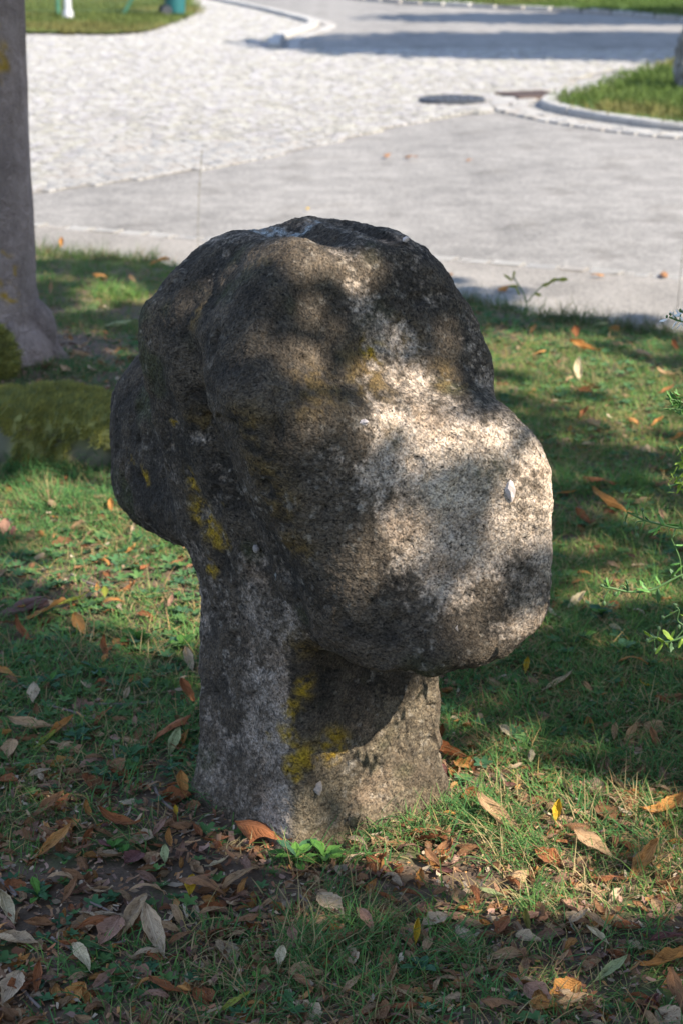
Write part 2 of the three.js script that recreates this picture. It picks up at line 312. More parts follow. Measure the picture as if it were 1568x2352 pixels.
function surfaceNets(f, lo, hi, h) {
  const nx = Math.ceil((hi[0] - lo[0]) / h) + 1, ny = Math.ceil((hi[1] - lo[1]) / h) + 1, nz = Math.ceil((hi[2] - lo[2]) / h) + 1, B = 8, at = (i, j, k) => (k * ny + j) * nx + i;
  const D = new Float32Array(nx * ny * nz);
  for (let K = 0; K < nz; K += B) for (let J = 0; J < ny; J += B) for (let I = 0; I < nx; I += B) {
    const c = f(lo[0] + (I + 3.5) * h, lo[1] + (J + 3.5) * h, lo[2] + (K + 3.5) * h), skip = Math.abs(c) > B * h * 1.25;
    for (let k = K; k < Math.min(nz, K + B); k++) for (let j = J; j < Math.min(ny, J + B); j++) for (let i = I; i < Math.min(nx, I + B); i++) D[at(i, j, k)] = skip ? c : f(lo[0] + i * h, lo[1] + j * h, lo[2] + k * h);
  }
  const id = new Int32Array(nx * ny * nz).fill(-1), pos = [], idx = [];
  for (let k = 0; k < nz - 1; k++) for (let j = 0; j < ny - 1; j++) for (let i = 0; i < nx - 1; i++) {
    let m = 0; const c = [];
    for (let q = 0; q < 8; q++) { const d = D[at(i + (q & 1), j + (q >> 1 & 1), k + (q >> 2))]; c.push(d); if (d < 0) m++; }
    if (m === 0 || m === 8) continue;
    let x = 0, y = 0, z = 0, n = 0;
    for (const [a, b] of [[0, 1], [2, 3], [4, 5], [6, 7], [0, 2], [1, 3], [4, 6], [5, 7], [0, 4], [1, 5], [2, 6], [3, 7]]) {
      if ((c[a] < 0) === (c[b] < 0)) continue; const t = c[a] / (c[a] - c[b]); n++;
      x += (a & 1) + ((b & 1) - (a & 1)) * t; y += (a >> 1 & 1) + ((b >> 1 & 1) - (a >> 1 & 1)) * t; z += (a >> 2) + ((b >> 2) - (a >> 2)) * t;
    }
    id[at(i, j, k)] = pos.length / 3; pos.push(lo[0] + (i + x / n) * h, lo[1] + (j + y / n) * h, lo[2] + (k + z / n) * h);
  }
  const quad = (a, b, c, d, flip) => { if (a < 0 || b < 0 || c < 0 || d < 0) return; flip ? idx.push(a, c, b, a, d, c) : idx.push(a, b, c, a, c, d); };
  for (let k = 1; k < nz - 1; k++) for (let j = 1; j < ny - 1; j++) for (let i = 1; i < nx - 1; i++) {
    const s = D[at(i, j, k)] < 0;
    if (s !== D[at(i + 1, j, k)] < 0) quad(id[at(i, j - 1, k - 1)], id[at(i, j, k - 1)], id[at(i, j, k)], id[at(i, j - 1, k)], !s);
    if (s !== D[at(i, j + 1, k)] < 0) quad(id[at(i - 1, j, k - 1)], id[at(i - 1, j, k)], id[at(i, j, k)], id[at(i, j, k - 1)], !s);
    if (s !== D[at(i, j, k + 1)] < 0) quad(id[at(i - 1, j - 1, k)], id[at(i, j - 1, k)], id[at(i, j, k)], id[at(i - 1, j, k)], !s);
  }
  return { pos, idx };
}
// gives every vertex uv in metres/tile from the plane its normal faces; vertices on a change of plane are doubled
function boxMapped(pos, nor, col, idx, tile) {
  const P = [], N = [], C = [], U = [], I = [], seen = new Map();
  for (let t = 0; t < idx.length; t += 3) {
    let ax = [0, 0, 0]; for (let q = 0; q < 3; q++) for (let e = 0; e < 3; e++) ax[e] += nor[idx[t + q] * 3 + e];
    ax = ax.map(Math.abs); const m = ax[0] > ax[1] && ax[0] > ax[2] ? 0 : ax[1] > ax[2] ? 1 : 2;
    for (let q = 0; q < 3; q++) {
      const v = idx[t + q], key = v * 3 + m; let n = seen.get(key);
      if (n === undefined) {
        n = P.length / 3; seen.set(key, n);
        for (let e = 0; e < 3; e++) { P.push(pos[v * 3 + e]); N.push(nor[v * 3 + e]); C.push(col[v * 3 + e]); }
        U.push(pos[v * 3 + (m === 0 ? 2 : 0)] / tile + m * 0.37, pos[v * 3 + (m === 1 ? 2 : 1)] / tile);
      }
      I.push(n);
    }
  }
  const g = new THREE.BufferGeometry();
  g.setAttribute('position', new THREE.Float32BufferAttribute(P, 3)); g.setAttribute('normal', new THREE.Float32BufferAttribute(N, 3));
  g.setAttribute('color', new THREE.Float32BufferAttribute(C, 3)); g.setAttribute('uv', new THREE.Float32BufferAttribute(U, 2)); g.setIndex(I); return g;
}
const grad = (f, x, y, z, e = 0.003) => { const a = f(x + e, y, z) - f(x - e, y, z), b = f(x, y + e, z) - f(x, y - e, z), c = f(x, y, z + e) - f(x, y, z - e), l = Math.hypot(a, b, c) || 1; return [a / l, b / l, c / l, l / (2 * e)]; };
function normalsOf(pos, idx) { const g = new THREE.BufferGeometry(); g.setAttribute('position', new THREE.Float32BufferAttribute(pos, 3)); g.setIndex(idx); g.computeVertexNormals(); return g.attributes.normal.array; }

// weathering: black crusts, ochre and yellow lichen, grey lichen; [x, y, z, radius] on the stone
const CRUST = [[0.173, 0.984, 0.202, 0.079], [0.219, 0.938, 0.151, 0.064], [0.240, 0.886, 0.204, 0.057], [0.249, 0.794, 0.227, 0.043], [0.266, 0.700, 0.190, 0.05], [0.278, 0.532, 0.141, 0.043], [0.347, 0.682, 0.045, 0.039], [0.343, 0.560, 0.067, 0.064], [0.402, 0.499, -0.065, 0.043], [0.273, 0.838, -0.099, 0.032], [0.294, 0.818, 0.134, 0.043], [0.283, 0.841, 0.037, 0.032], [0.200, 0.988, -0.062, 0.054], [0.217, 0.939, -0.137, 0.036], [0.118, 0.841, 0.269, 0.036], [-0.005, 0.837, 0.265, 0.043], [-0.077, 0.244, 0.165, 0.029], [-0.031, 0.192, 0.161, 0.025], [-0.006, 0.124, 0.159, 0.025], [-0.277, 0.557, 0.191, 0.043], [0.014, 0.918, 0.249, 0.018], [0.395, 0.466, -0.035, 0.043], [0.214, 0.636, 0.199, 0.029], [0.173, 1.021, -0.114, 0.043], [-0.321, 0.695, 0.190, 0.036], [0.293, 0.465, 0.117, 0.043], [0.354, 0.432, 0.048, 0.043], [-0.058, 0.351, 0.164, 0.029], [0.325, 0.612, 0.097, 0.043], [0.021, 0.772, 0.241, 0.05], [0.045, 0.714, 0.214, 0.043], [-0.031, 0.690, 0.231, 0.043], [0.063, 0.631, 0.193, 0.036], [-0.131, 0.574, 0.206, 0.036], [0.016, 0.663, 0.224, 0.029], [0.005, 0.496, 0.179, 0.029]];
const OCHRE = [[0.225, 0.819, 0.244, 0.032], [0.225, 0.745, 0.225, 0.032], [0.256, 0.856, 0.159, 0.043], [0.228, 0.917, -0.034, 0.032], [0.328, 0.787, 0.059, 0.027], [0.025, 0.772, 0.234, 0.021], [0.251, 0.612, 0.173, 0.029], [0.021, 0.947, 0.236, 0.021], [0.161, 0.398, 0.119, 0.029], [0.245, 0.868, 0.061, 0.043], [0.242, 0.688, 0.200, 0.036], [0.255, 0.843, -0.086, 0.029]];
const YELLOW = [[-0.032, 0.584, 0.199, 0.03], [-0.004, 0.554, 0.190, 0.03], [-0.049, 0.480, 0.180, 0.016], [-0.048, 0.749, 0.245, 0.011], [0.037, 0.743, 0.222, 0.006], [-0.325, 0.611, 0.191, 0.014], [-0.275, 0.595, 0.191, 0.014], [-0.032, 0.650, 0.219, 0.019], [0.154, 0.307, 0.115, 0.02], [0.142, 0.271, 0.134, 0.016], [0.135, 0.217, 0.139, 0.02], [0.154, 0.181, 0.116, 0.023], [0.153, 0.190, 0.057, 0.03], [0.092, 0.202, 0.148, 0.009], [0.231, 0.908, 0.031, 0.021], [0.039, 0.615, 0.201, 0.009], [0.151, 0.153, 0.123, 0.016]];
const GREYL = [[-0.076, 1.051, 0.045, 0.02], [-0.056, 1.047, 0.031, 0.021], [-0.036, 1.051, 0.008, 0.018], [-0.031, 1.060, -0.006, 0.016], [0.171, 0.872, 0.266, 0.006], [0.181, 0.851, 0.266, 0.006], [0.134, 0.515, 0.159, 0.006], [0.148, 0.544, 0.169, 0.005], [0.183, 0.812, 0.259, 0.004]];
const blobs = (L, x, y, z, soft) => { let m = 0; for (const b of L) { const d = Math.hypot(x - b[0], y - b[1], z - b[2]) / b[3]; if (d < 2.2) m = Math.max(m, 1 - step(1 - soft, 1 + soft, d)); } return m; };
const stoneGrain = tex(1024, (u, v) => {                               // 0.8 m of sand grains and small pebbles
  const f = tn(u, v, 512, 61), f2 = tn(u, v, 300, 62), f3 = tn(u, v, 128, 63), sp = Math.pow(tn(u, v, 340, 64), 6), dk = Math.pow(tn(u, v, 256, 66), 5);
  const k = 0.56 + 0.5 * (f - 0.5) + 0.46 * (f2 - 0.5) + 0.2 * (f3 - 0.5) + 1.1 * sp - 0.35 * dk, w = tn(u, v, 200, 67) - 0.5;
  return [k * (1 + 0.1 * w), k, k * (1 - 0.12 * w)];
});
const stoneBump = tex(1024, (u, v) => { const h = 0.4 * tn(u, v, 400, 71) + 0.35 * tn(u, v, 200, 72) + 0.25 * tn(u, v, 90, 73); return [h, h, h]; }, false);
const stoneMat = new THREE.MeshPhysicalMaterial({ vertexColors: true, map: stoneGrain, bumpMap: stoneBump, bumpScale: 0.003, roughness: 0.95, specularIntensity: 0.5 });
const CC = Math.cos(CROSS_YAW), CS = Math.sin(CROSS_YAW);
const fromCross = p => [CROSS_AT[0] + p[0] * CC - p[2] * CS, p[1], CROSS_AT[2] + p[0] * CS + p[2] * CC];
const cross = thing('stone_cross', CROSS_AT, -CROSS_YAW);
tag(cross, 'squat weathered stone cross with black crusts and yellow lichen standing in the lawn', 'stone cross');
{
  const { pos, idx } = surfaceNets(crossField, [-0.56, -0.12, -0.34], [0.5, 1.14, 0.38], 0.0045), n = pos.length / 3, col = new Float32Array(n * 3), r = rng(9);
  for (let i = 0; i < n; i++) {
    let [x, y, z] = [pos[3 * i], pos[3 * i + 1], pos[3 * i + 2]];
    const g = grad(crossField, x, y, z), d = crossField(x, y, z) / Math.max(g[3], 0.3);
    const low = fbm(x * 7 + 3, y * 7, z * 7, 3), mid = fbm(x * 26, y * 26, z * 26, 3), fine = fbm(x * 90, y * 90, z * 90, 3);
    const rag = step(0.25, 0.9, -g[1] * 0.6 + fbm(x * 5, y * 5 + 9, z * 5, 2) + (y < 0.5 && x > 0.25 ? 0.6 : 0));
    const ridges = rag * 0.004 * vnoise(x * 22, y * 95, z * 22);
    // grooves that run down the broad face and the shaft
    const runs = 0.006 * vnoise(x * 17 + y * 2, y * 2.2, z * 17) * step(0.2, 0.8, Math.abs(g[2]));
    const pit = -0.007 * step(0.62, 0.85, vnoise(x * 31 + 7, y * 31, z * 31 + 3));
    const o = 0.009 * low + 0.0065 * mid + 0.003 * fine + ridges + runs + pit + (r() - 0.5) * 0.0011 - d;
    pos[3 * i] += g[0] * o; pos[3 * i + 1] += g[1] * o; pos[3 * i + 2] += g[2] * o;
    // colour of the surface, with shade under the near arm painted in
    const wx = x + 0.02 * mid, wy = y + 0.02 * fine, wz = z + 0.02 * vnoise(x * 30, y * 30, z * 30 + 40);
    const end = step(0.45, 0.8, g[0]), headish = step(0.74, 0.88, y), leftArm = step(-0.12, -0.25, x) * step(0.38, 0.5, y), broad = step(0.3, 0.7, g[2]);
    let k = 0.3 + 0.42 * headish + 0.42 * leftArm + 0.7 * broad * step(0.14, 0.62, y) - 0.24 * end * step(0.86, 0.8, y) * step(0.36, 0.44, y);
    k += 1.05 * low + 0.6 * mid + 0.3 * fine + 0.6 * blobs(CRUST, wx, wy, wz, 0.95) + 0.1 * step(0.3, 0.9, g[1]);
    k += 0.28 * step(-0.35, -0.8, g[1]) + 0.55 * end * step(0.6, 0.46, y) * step(0.36, 0.42, y) + 1.0 * end * step(0.2, 0.29, y) * step(0.46, 0.4, y) + 0.4 * step(-0.04, 0.2, z + 0.06 * low) * step(0.4, 0.5, y) * step(0.1, 0.25, x);  // darker on undersides and the near corner; shade painted under the arm besides stain
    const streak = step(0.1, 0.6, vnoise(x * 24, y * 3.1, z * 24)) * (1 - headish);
    const crustShade = step(0.12, 0.98, k + 0.18 * streak + 0.4 * (r() - 0.5) + 0.35 * vnoise(x * 150, y * 150, z * 150));
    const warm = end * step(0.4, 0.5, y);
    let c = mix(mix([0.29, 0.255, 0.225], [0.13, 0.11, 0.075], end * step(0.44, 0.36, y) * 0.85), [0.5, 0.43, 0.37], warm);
    c = mix(c, [0.23, 0.175, 0.13], 0.7 * step(0.05, 0.5, fbm(x * 14, y * 14 + 30, z * 14, 3)));
    c = mix(c, mix([0.013, 0.0125, 0.011], [0.07, 0.058, 0.044], step(-0.45, 0.55, mid + 0.6 * low + 0.3 * fine)), crustShade * 0.93);
    c = mix(c, [0.05, 0.06, 0.028], 0.6 * step(0.15, 0.5, fbm(x * 11 + 50, y * 11, z * 11, 3)) * (0.35 + 0.65 * crustShade));
    const oc = blobs(OCHRE, wx, wy, wz, 0.7) * step(-0.35, 0.25, fine + 0.4 * mid);
    c = mix(c, [0.13, 0.09, 0.03], 0.7 * oc);
    const ye = blobs(YELLOW, wx, wy, wz, 0.6) * step(-0.3, 0.15, fine + 0.3 * mid);
    c = mix(c, [0.31, 0.21, 0.014], 0.92 * ye);
    const gl = blobs(GREYL, wx, wy, wz, 0.6) * step(-0.25, 0.1, fine + 0.3 * mid);
    c = mix(c, [0.4, 0.45, 0.48], 0.85 * gl);
    // scattered pale lichen and grain spots
    const sp = step(0.5, 0.72, vnoise(x * 120, y * 120, z * 120)), sp2 = step(0.62, 0.82, vnoise(x * 62 + 5, y * 62, z * 62));
    c = mix(c, [0.36, 0.34, 0.31], (0.2 + 0.3 * r()) * Math.max(sp, sp2) * step(-0.5, 0.4, vnoise(x * 9, y * 9, z * 9 + 70)));
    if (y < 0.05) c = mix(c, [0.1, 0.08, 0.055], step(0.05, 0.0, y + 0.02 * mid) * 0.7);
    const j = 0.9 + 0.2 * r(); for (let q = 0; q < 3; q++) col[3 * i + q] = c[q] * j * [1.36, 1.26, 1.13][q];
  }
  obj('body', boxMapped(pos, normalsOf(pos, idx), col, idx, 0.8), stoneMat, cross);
  // pebbles set in the sandstone
  const quartz = new THREE.MeshPhysicalMaterial({ color: lin(0.62, 0.54, 0.5), map: rep(graniteTex, 3), roughness: 0.45, clearcoat: 0.3 }), dull = new THREE.MeshStandardMaterial({ color: lin(0.3, 0.26, 0.23), map: rep(graniteTex, 2), roughness: 0.7 });
  [[0.399, 0.685, -0.121, 0.009, 0.017, quartz, 'white quartz pebble proud of the near arm'], [0.308, 0.809, 0.099, 0.008, 0.0065, quartz, 'pinkish quartz pebble on top of the near arm'], [0.157, 0.114, 0.092, 0.009, 0.012, dull, 'dull grey pebble low on the shaft'], [0.153, 1.055, -0.085, 0.006, 0.0045, quartz, 'white pebble on the crown'], [0.391, 0.467, -0.025, 0.006, 0.008, dull], [0.089, 0.55, 0.167, 0.006, 0.008, dull]].forEach((p, i) => {
    const g = new THREE.IcosahedronGeometry(1, 1), a = g.attributes.position;
    for (let q = 0; q < a.count; q++) { const k = 0.95 + 0.45 * vnoise(a.getX(q) * 1.6 + i * 5, a.getY(q) * 1.6, a.getZ(q) * 1.6) + 0.1 * vnoise(a.getX(q) * 4, a.getY(q) * 4 + i, a.getZ(q) * 4); a.setXYZ(q, a.getX(q) * k, a.getY(q) * k, a.getZ(q) * k); }
    g.computeVertexNormals(); const o = obj('pebble', g, p[5], cross), n = grad(crossField, p[0], p[1], p[2]);
    o.position.set(p[0] + n[0] * 0.002, p[1] + n[1] * 0.002, p[2] + n[2] * 0.002); o.scale.set(p[3], p[4], p[3]); o.rotation.z = 0.2 * i; if (p[6]) o.userData.label = p[6];
  });
}

// ------------------------------------------------------------------ leaves and crowns
// sun lines kept clear of leaves, so the crowns dapple chosen points: [point lit, radius]
const LIT = [
  ...[[0.315, 0.82, -0.034, 0.15], [0.343, 0.777, 0.019, 0.08], [0.343, 0.801, -0.057, 0.12], [0.342, 0.745, 0.043, 0.06], [0.39, 0.685, -0.086, 0.0], [0.395, 0.73, -0.128, 0.0], [0.396, 0.593, -0.075, -0.03], [0.23, 0.911, 0.026, 0.06], [0.208, 0.966, -0.013, 0.0], [0.005, 0.996, 0.185, 0.1], [-0.021, 0.921, 0.266, 0.04], [0.012, 1.043, 0.139, 0.004], [0.163, 0.052, 0.104, 0.06], [0.155, 0.127, 0.116, 0.06], [0.153, 0.163, 0.062, 0.06], [0.131, 0.183, -0.159, 0.08], [0.131, 0.074, -0.18, 0.06], [0.405, 0.448, -0.064, -0.04], [0.136, -0.008, -0.198, 0.06]].map(b => [fromCross(b), b[3]]),
  ...[[1175, 1925, 0.2], [1095, 1950, 0.15], [1085, 2085, 0.1], [690, 1985, 0.09], [1440, 1990, 0.02], [30, 1165, 0.26], [150, 1155, 0.28], [270, 1180, 0.26], [330, 1290, 0.24], [230, 1400, 0.2], [340, 1420, 0.2], [200, 1290, 0.16], [60, 1330, 0.1], [420, 1560, 0.09], [420, 1470, 0.1], [120, 1230, 0.1],
    [260, 670, 0.2], [200, 690, 0.12], [1180, 800, 0.28], [1300, 860, 0.28], [1200, 880, 0.18], [1480, 980, 0.17], [1350, 990, 0.16], [1450, 1120, 0.1], [1320, 1320, 0.1], [15, 1800, 0.03], [720, 1995, 0.02], [1380, 2255, 0.03], [1230, 1450, 0.07], [1540, 880, 0.14], [1400, 780, 0.15]].map(b => [G(b[0], b[1]), b[2]]),
  [at(1552, 1100, -2.9), 0.07], [at(1550, 920, -2.93), 0.06],
];
{ const r = rng(77); for (let i = 0; i < 240; i++) { const px = 1568 * r(), py = 640 + 1700 * Math.pow(r(), 1.3); if (px > 240 && px < 1260 && py > 480 && py < 1560) continue; const p = G(px, py), a = p[0] - 0.1, b = p[1] - 0.65, c = p[2] + 2.9, t = a * S[0] + b * S[1] + c * S[2]; if (a * a + b * b + c * c - t * t < 0.18 || py > 1780 && r() < 0.7) continue; LIT.push([p, 0.055 * r() - 0.015 + (py < 1500 ? 0.02 : 0)]); } }
const lit = (x, y, z, pad) => LIT.some(([p, r]) => { const a = x - p[0], b = y - p[1], c = z - p[2], t = a * S[0] + b * S[1] + c * S[2]; return a * a + b * b + c * c - t * t < (r + pad) ** 2; });
function leafClump(n, size, spread, seed) {
  const r = rng(seed), list = [];
  for (let i = 0; i < n; i++) {
    const g = new THREE.BufferGeometry(), w = 0.36, f = 0.14;
    g.setAttribute('position', new THREE.Float32BufferAttribute([0, 0, 0, -w, f, 0.35, -w * 0.75, f, 0.75, 0, 0, 1, w * 0.75, f, 0.75, w, f, 0.35, 0, -0.03, 0.5], 3)); g.setIndex([0, 6, 1, 1, 6, 2, 2, 6, 3, 3, 6, 4, 4, 6, 5, 5, 6, 0]);
    const s = size * (0.7 + 0.6 * r()); g.applyMatrix4(M4((r() - 0.5) * spread * 2, (r() - 0.5) * spread * 1.2, (r() - 0.5) * spread * 2, (r() - 0.3) * 1.2, r() * 6.28, (r() - 0.5) * 0.9, s)); list.push(g);
  }
  const g = mergeGeometries(list); g.computeVertexNormals(); return g;
}
const foliage = new THREE.MeshPhysicalMaterial({ color: lin(1, 1, 1), roughness: 0.9, transmission: 0.5, thickness: 0, side: THREE.DoubleSide });
const clump = leafClump(6, 0.13, 0.13, 3);
const greens = r => { const k = 0.7 + 0.6 * r(), y = r(); return [(0.06 + 0.06 * y) * k, (0.12 + 0.03 * y) * k, 0.03 * k]; };
const barkTex = tex(1024, (u, v) => {
  const a = tf(u, v, 8, 81, 5), f = tn(u, v, 400, 82), c = tf(u, v, 24, 83, 4), st = tn(u, v * 0.5, 64, 84);
  return mix([0.24, 0.19, 0.172], [0.5, 0.41, 0.385], clamp(a * 0.75 + (f - 0.5) * 0.35 + (c - 0.5) * 0.5 + (st - 0.5) * 0.2));
});
const barkBump = tex(512, (u, v) => { const h = 0.6 * tf(u, v, 20, 85, 4) + 0.4 * tn(u, v, 180, 86); return [h, h, h]; }, false);
const barkMat = new THREE.MeshStandardMaterial({ map: barkTex, bumpMap: barkBump, bumpScale: 0.02, roughness: 0.95, vertexColors: true });
// a tapered limb through points [x, y, z, radius]
function limb(pts, seg = 40, rad = 24, bark = (() => [1, 1, 1]), rough = 0.06) {
  const c = new THREE.CatmullRomCurve3(pts.map(p => new THREE.Vector3(p[0], p[1], p[2]))), pos = [], uv = [], col = [], idx = [], X = new THREE.Vector3(1, 0, 0), Z = new THREE.Vector3();
  for (let j = 0; j <= seg; j++) {
    const t = j / seg, p = c.getPoint(t), d = c.getTangent(t), q = t * (pts.length - 1), a = Math.min(pts.length - 2, Math.floor(q)), R = pts[a][3] + (pts[a + 1][3] - pts[a][3]) * (q - a);
    Z.crossVectors(d, X).normalize(); if (Z.lengthSq() < 0.1) Z.set(0, 0, 1); const Y = new THREE.Vector3().crossVectors(Z, d).normalize();
    for (let i = 0; i <= rad; i++) {
      const th = i / rad * Math.PI * 2, cx = Math.cos(th), sz = Math.sin(th), k = R * (1 + 0.02 * vnoise(cx * 12, p.y * 5, sz * 12) + rough * vnoise(cx * 1.6 + 9, p.y * 2.2, sz * 1.6) + rough * 0.5 * vnoise(cx * 5, p.y * 7, sz * 5));
      const x = p.x + (Y.x * cx + Z.x * sz) * k, y = p.y + (Y.y * cx + Z.y * sz) * k, z = p.z + (Y.z * cx + Z.z * sz) * k;
      pos.push(x, y, z); uv.push(i / rad * Math.max(1, Math.round(R * 6.28 / 0.5)), p.y / 0.5); col.push(...bark(x, y, z));
    }
  }
  for (let j = 0; j < seg; j++) for (let i = 0; i < rad; i++) { const a = j * (rad + 1) + i, b = a + rad + 1; idx.push(a, b, a + 1, a + 1, b, b + 1); }
  const g = new THREE.BufferGeometry(); g.setAttribute('position', new THREE.Float32BufferAttribute(pos, 3)); g.setAttribute('uv', new THREE.Float32BufferAttribute(uv, 2)); g.setAttribute('color', new THREE.Float32BufferAttribute(col, 3)); g.setIndex(idx); g.computeVertexNormals(); return g;
}

// the tree at the left edge of the lawn: smooth grey-brown trunk with yellow lichen, roots and a mossy foot
{
  const [tx, tz] = TREE, base = groundY(tx, tz);
  const t = thing('tree', [tx, 0, tz]);
  tag(t, 'grey-brown tree trunk with yellow lichen and a mossy foot left of the stone cross', 'tree');
  const LICH = [[1.18, 0.04], [1.13, 0.055], [1.09, 0.045], [1.04, 0.03], [0.47, 0.02], [0.43, 0.022], [0.36, 0.032], [0.33, 0.032], [0.29, 0.016], [1.22, 0.03]].map(([y, r], i) => { const a = 0.62 + 0.34 * ((i * 0.37) % 1); return [Math.sin(a) * 0.23, y, Math.cos(a) * 0.23, r]; });
  const bark = (x, y, z) => {
    const m = blobs(LICH, x + 0.03 * vnoise(x * 45, y * 45, z * 45), y + 0.03 * vnoise(x * 45 + 9, y * 45, z * 45), z, 0.35), w = 0.85 + 0.35 * vnoise(x * 4, y * 4, z * 4), gr = step(0.0, 0.6, fbm(x * 6, y * 3, z * 6 + 5, 3));
    let c = mix([1.22, 1.14, 1.05], [0.82, 0.78, 0.7], gr); c = mix(c, [1.15, 0.93, 0.82], step(0.2, 0.6, vnoise(x * 3, y * 1.2, z * 3 + 8)));
    c = c.map(q => q * w); return mix(c, [1.3, 0.95, 0.07], m);
  };
  const trunk = limb([[0, -0.15, 0, 0.36], [0, base + 0.02, 0, 0.31], [0, base + 0.1, 0, 0.265], [0, 0.35, 0, 0.25], [0.005, 0.8, 0, 0.245], [0.015, 1.5, 0, 0.245], [0.03, 2.4, -0.02, 0.23], [0.02, 3.2, 0, 0.2], [0, 4.4, 0.05, 0.14], [0, 5.6, 0, 0.06]], 280, 120, bark, 0.05);
  obj('trunk', trunk, barkMat, t);
  for (const [a, l, w] of [[0.05, 0.16, 0.075], [0.75, 0.1, 0.045], [1.6, 0.2, 0.06], [2.6, 0.3, 0.07], [3.8, 0.3, 0.07], [5.0, 0.3, 0.08]]) {
    const c = Math.cos(a), s = Math.sin(a), y = q => groundY(tx + c * q, tz + s * q);
    obj('root', limb([[c * 0.12, base + 0.16, s * 0.12, w * 1.1], [c * 0.24, base + 0.075, s * 0.24, w], [c * (0.18 + l * 0.6), y(0.18 + l * 0.6) + 0.02, s * (0.18 + l * 0.6), w * 0.7], [c * (0.2 + l), y(0.2 + l) - 0.05, s * (0.2 + l), w * 0.4]], 20, 18, bark, 0.15), barkMat, t);
  }
  const r = rng(21), list = [];
  for (const [x, y, z] of [[-1.4, 4.2, -1], [1.0, 4.4, -1.2], [-1.0, 4.6, 1.0], [0.9, 4.5, 0.8]]) obj('limb', limb([[0, 3.1, 0, 0.09], [x * 0.4, 3.7, z * 0.4, 0.07], [x, y, z, 0.025]], 14, 10), barkMat, t);
  while (list.length < 1300) {
    const a = r() * 6.283, q = Math.sqrt(r()), x = Math.cos(a) * q * 2.0 - 0.5, z = Math.sin(a) * q * 2.0 - 0.2, y = 3.5 + r() * 2.6 * Math.sqrt(1 - q * q * 0.8);
    if (fbm(x * 1.1, y * 1.1, z * 1.1, 2) < -0.12 || lit(tx + x, y, tz + z, 0.12)) continue;
    list.push({ m: M4(x, y, z, r() - 0.5, r() * 6.28, r() - 0.5, 0.8 + 0.6 * r()), c: greens(r) });
  }
  copies('crown', clump, foliage, list, t);
}
// a broad tree right of and behind the viewer, which shades the lawn, and two trees beside the far road
function shadeTree(label, trunkAt, h0, clumps, limbs) {
  const t = tag(thing('tree', [trunkAt[0], 0, trunkAt[1]]), label, 'tree');
  obj('trunk', limb([[0, -0.2, 0, 0.34], [0, 0.15, 0, 0.27], [0, 1.2, 0, 0.24], [0.03, h0, 0, 0.2], [0, h0 + 1.6, 0.1, 0.11], [0, h0 + 2.8, 0, 0.03]], 40, 20), barkMat, t);
  for (const [x, y, z] of limbs) obj('limb', limb([[0, h0 - 0.3, 0, 0.11], [(x - trunkAt[0]) * 0.45, h0 + (y - h0) * 0.7, (z - trunkAt[1]) * 0.45, 0.075], [x - trunkAt[0], y, z - trunkAt[1], 0.02]], 16, 10), barkMat, t);
  copies('crown', clump, foliage, clumps.map(q => ({ m: M4(q[0] - trunkAt[0], q[1], q[2] - trunkAt[1], q[3], q[4], q[5], q[6]), c: q[7] })), t);
}
{
  const r = rng(31), list = [], kx = S[0] / S[1], kz = S[2] / S[1];
  for (let n = 0; n < 80000 && list.length < 7000; n++) {
    const x = -3.3 + 6.9 * r(), z = -8.6 + 9.6 * r();
    if (z < lawnEdge(x) - 0.12 + 0.35 * vnoise(x * 2.1, 7, z * 2.1)) continue;
    const e = Math.min(1, (x + 3.6) / 1.2, (3.9 - x) / 1.4, (1.4 - z) / 1.4, (z - lawnEdge(x) + 0.6) / 1.0), y = 3.5 + r() * 2.6 * Math.sqrt(Math.max(0.04, e)) + 0.5 * r();
    const X = x + y * kx, Z = z + y * kz;
    const a = X - 0.12, b = y - 0.65, c = Z + 2.9, q = a * S[0] + b * S[1] + c * S[2], solid = a * a + b * b + c * c - q * q < 0.16;
    if (lit(X, y, Z, 0.065) || !solid && fbm(X * 1.3, y * 1.3, Z * 1.3, 2) < -0.42) continue;  // crown shaped for its dapples: open on chosen sun lines, closed before the arm
    list.push([X, y, Z, r() - 0.5, r() * 6.28, r() - 0.5, 0.85 + 0.5 * r(), greens(r)]);
  }
  shadeTree('broad leafy tree right of the viewer whose crown shades the lawn', [5.6, -0.6], 3.0, list, [[3.4, 4.6, -2.6], [4.4, 4.8, -3.4], [6.6, 4.9, -2.6], [3.2, 4.7, 0.8], [7.4, 4.9, 0.6], [5.6, 5, 1.8], [7.2, 5.2, -1.2]]);
  const lump = (c, R, n, seed, gap) => { const q = rng(seed), L = []; while (L.length < n) { const a = q() * 2 - 1, b = q() * 2 - 1, d = q() * 2 - 1; if (a * a + b * b + d * d > 1) continue; const x = c[0] + a * R[0], y = c[1] + b * R[1], z = c[2] + d * R[2]; if (fbm(x * 0.8, y * 0.8, z * 0.8, 3) < gap) continue; L.push([x, y, z, q() - 0.5, q() * 6.28, q() - 0.5, 1.3 + 0.8 * q(), greens(q)]); } return L; };
  const near = [3.1, -21.9], hi = 4.6;
  shadeTree('tree beside the far road throwing the broad shadow band across it', [near[0] + hi * kx, near[1] + hi * kz], 2.6, lump([near[0] + hi * kx, hi, near[1] + hi * kz], [3.9, 1.3, 2.0], 1800, 41, -0.4), [[near[0] + hi * kx - 1.4, 4.6, near[1] + hi * kz], [near[0] + hi * kx + 1.4, 4.7, near[1] + hi * kz + 0.4]]);
  const far = [3.7, -26.7];
  shadeTree('smaller tree farther along the far road throwing the narrow shadow band', [far[0] + hi * kx, far[1] + hi * kz], 2.8, lump([far[0] + hi * kx, hi, far[1] + hi * kz], [3.1, 0.8, 1.0], 800, 43, -0.4), [[far[0] + hi * kx - 1, 4.5, far[1] + hi * kz]]);
}

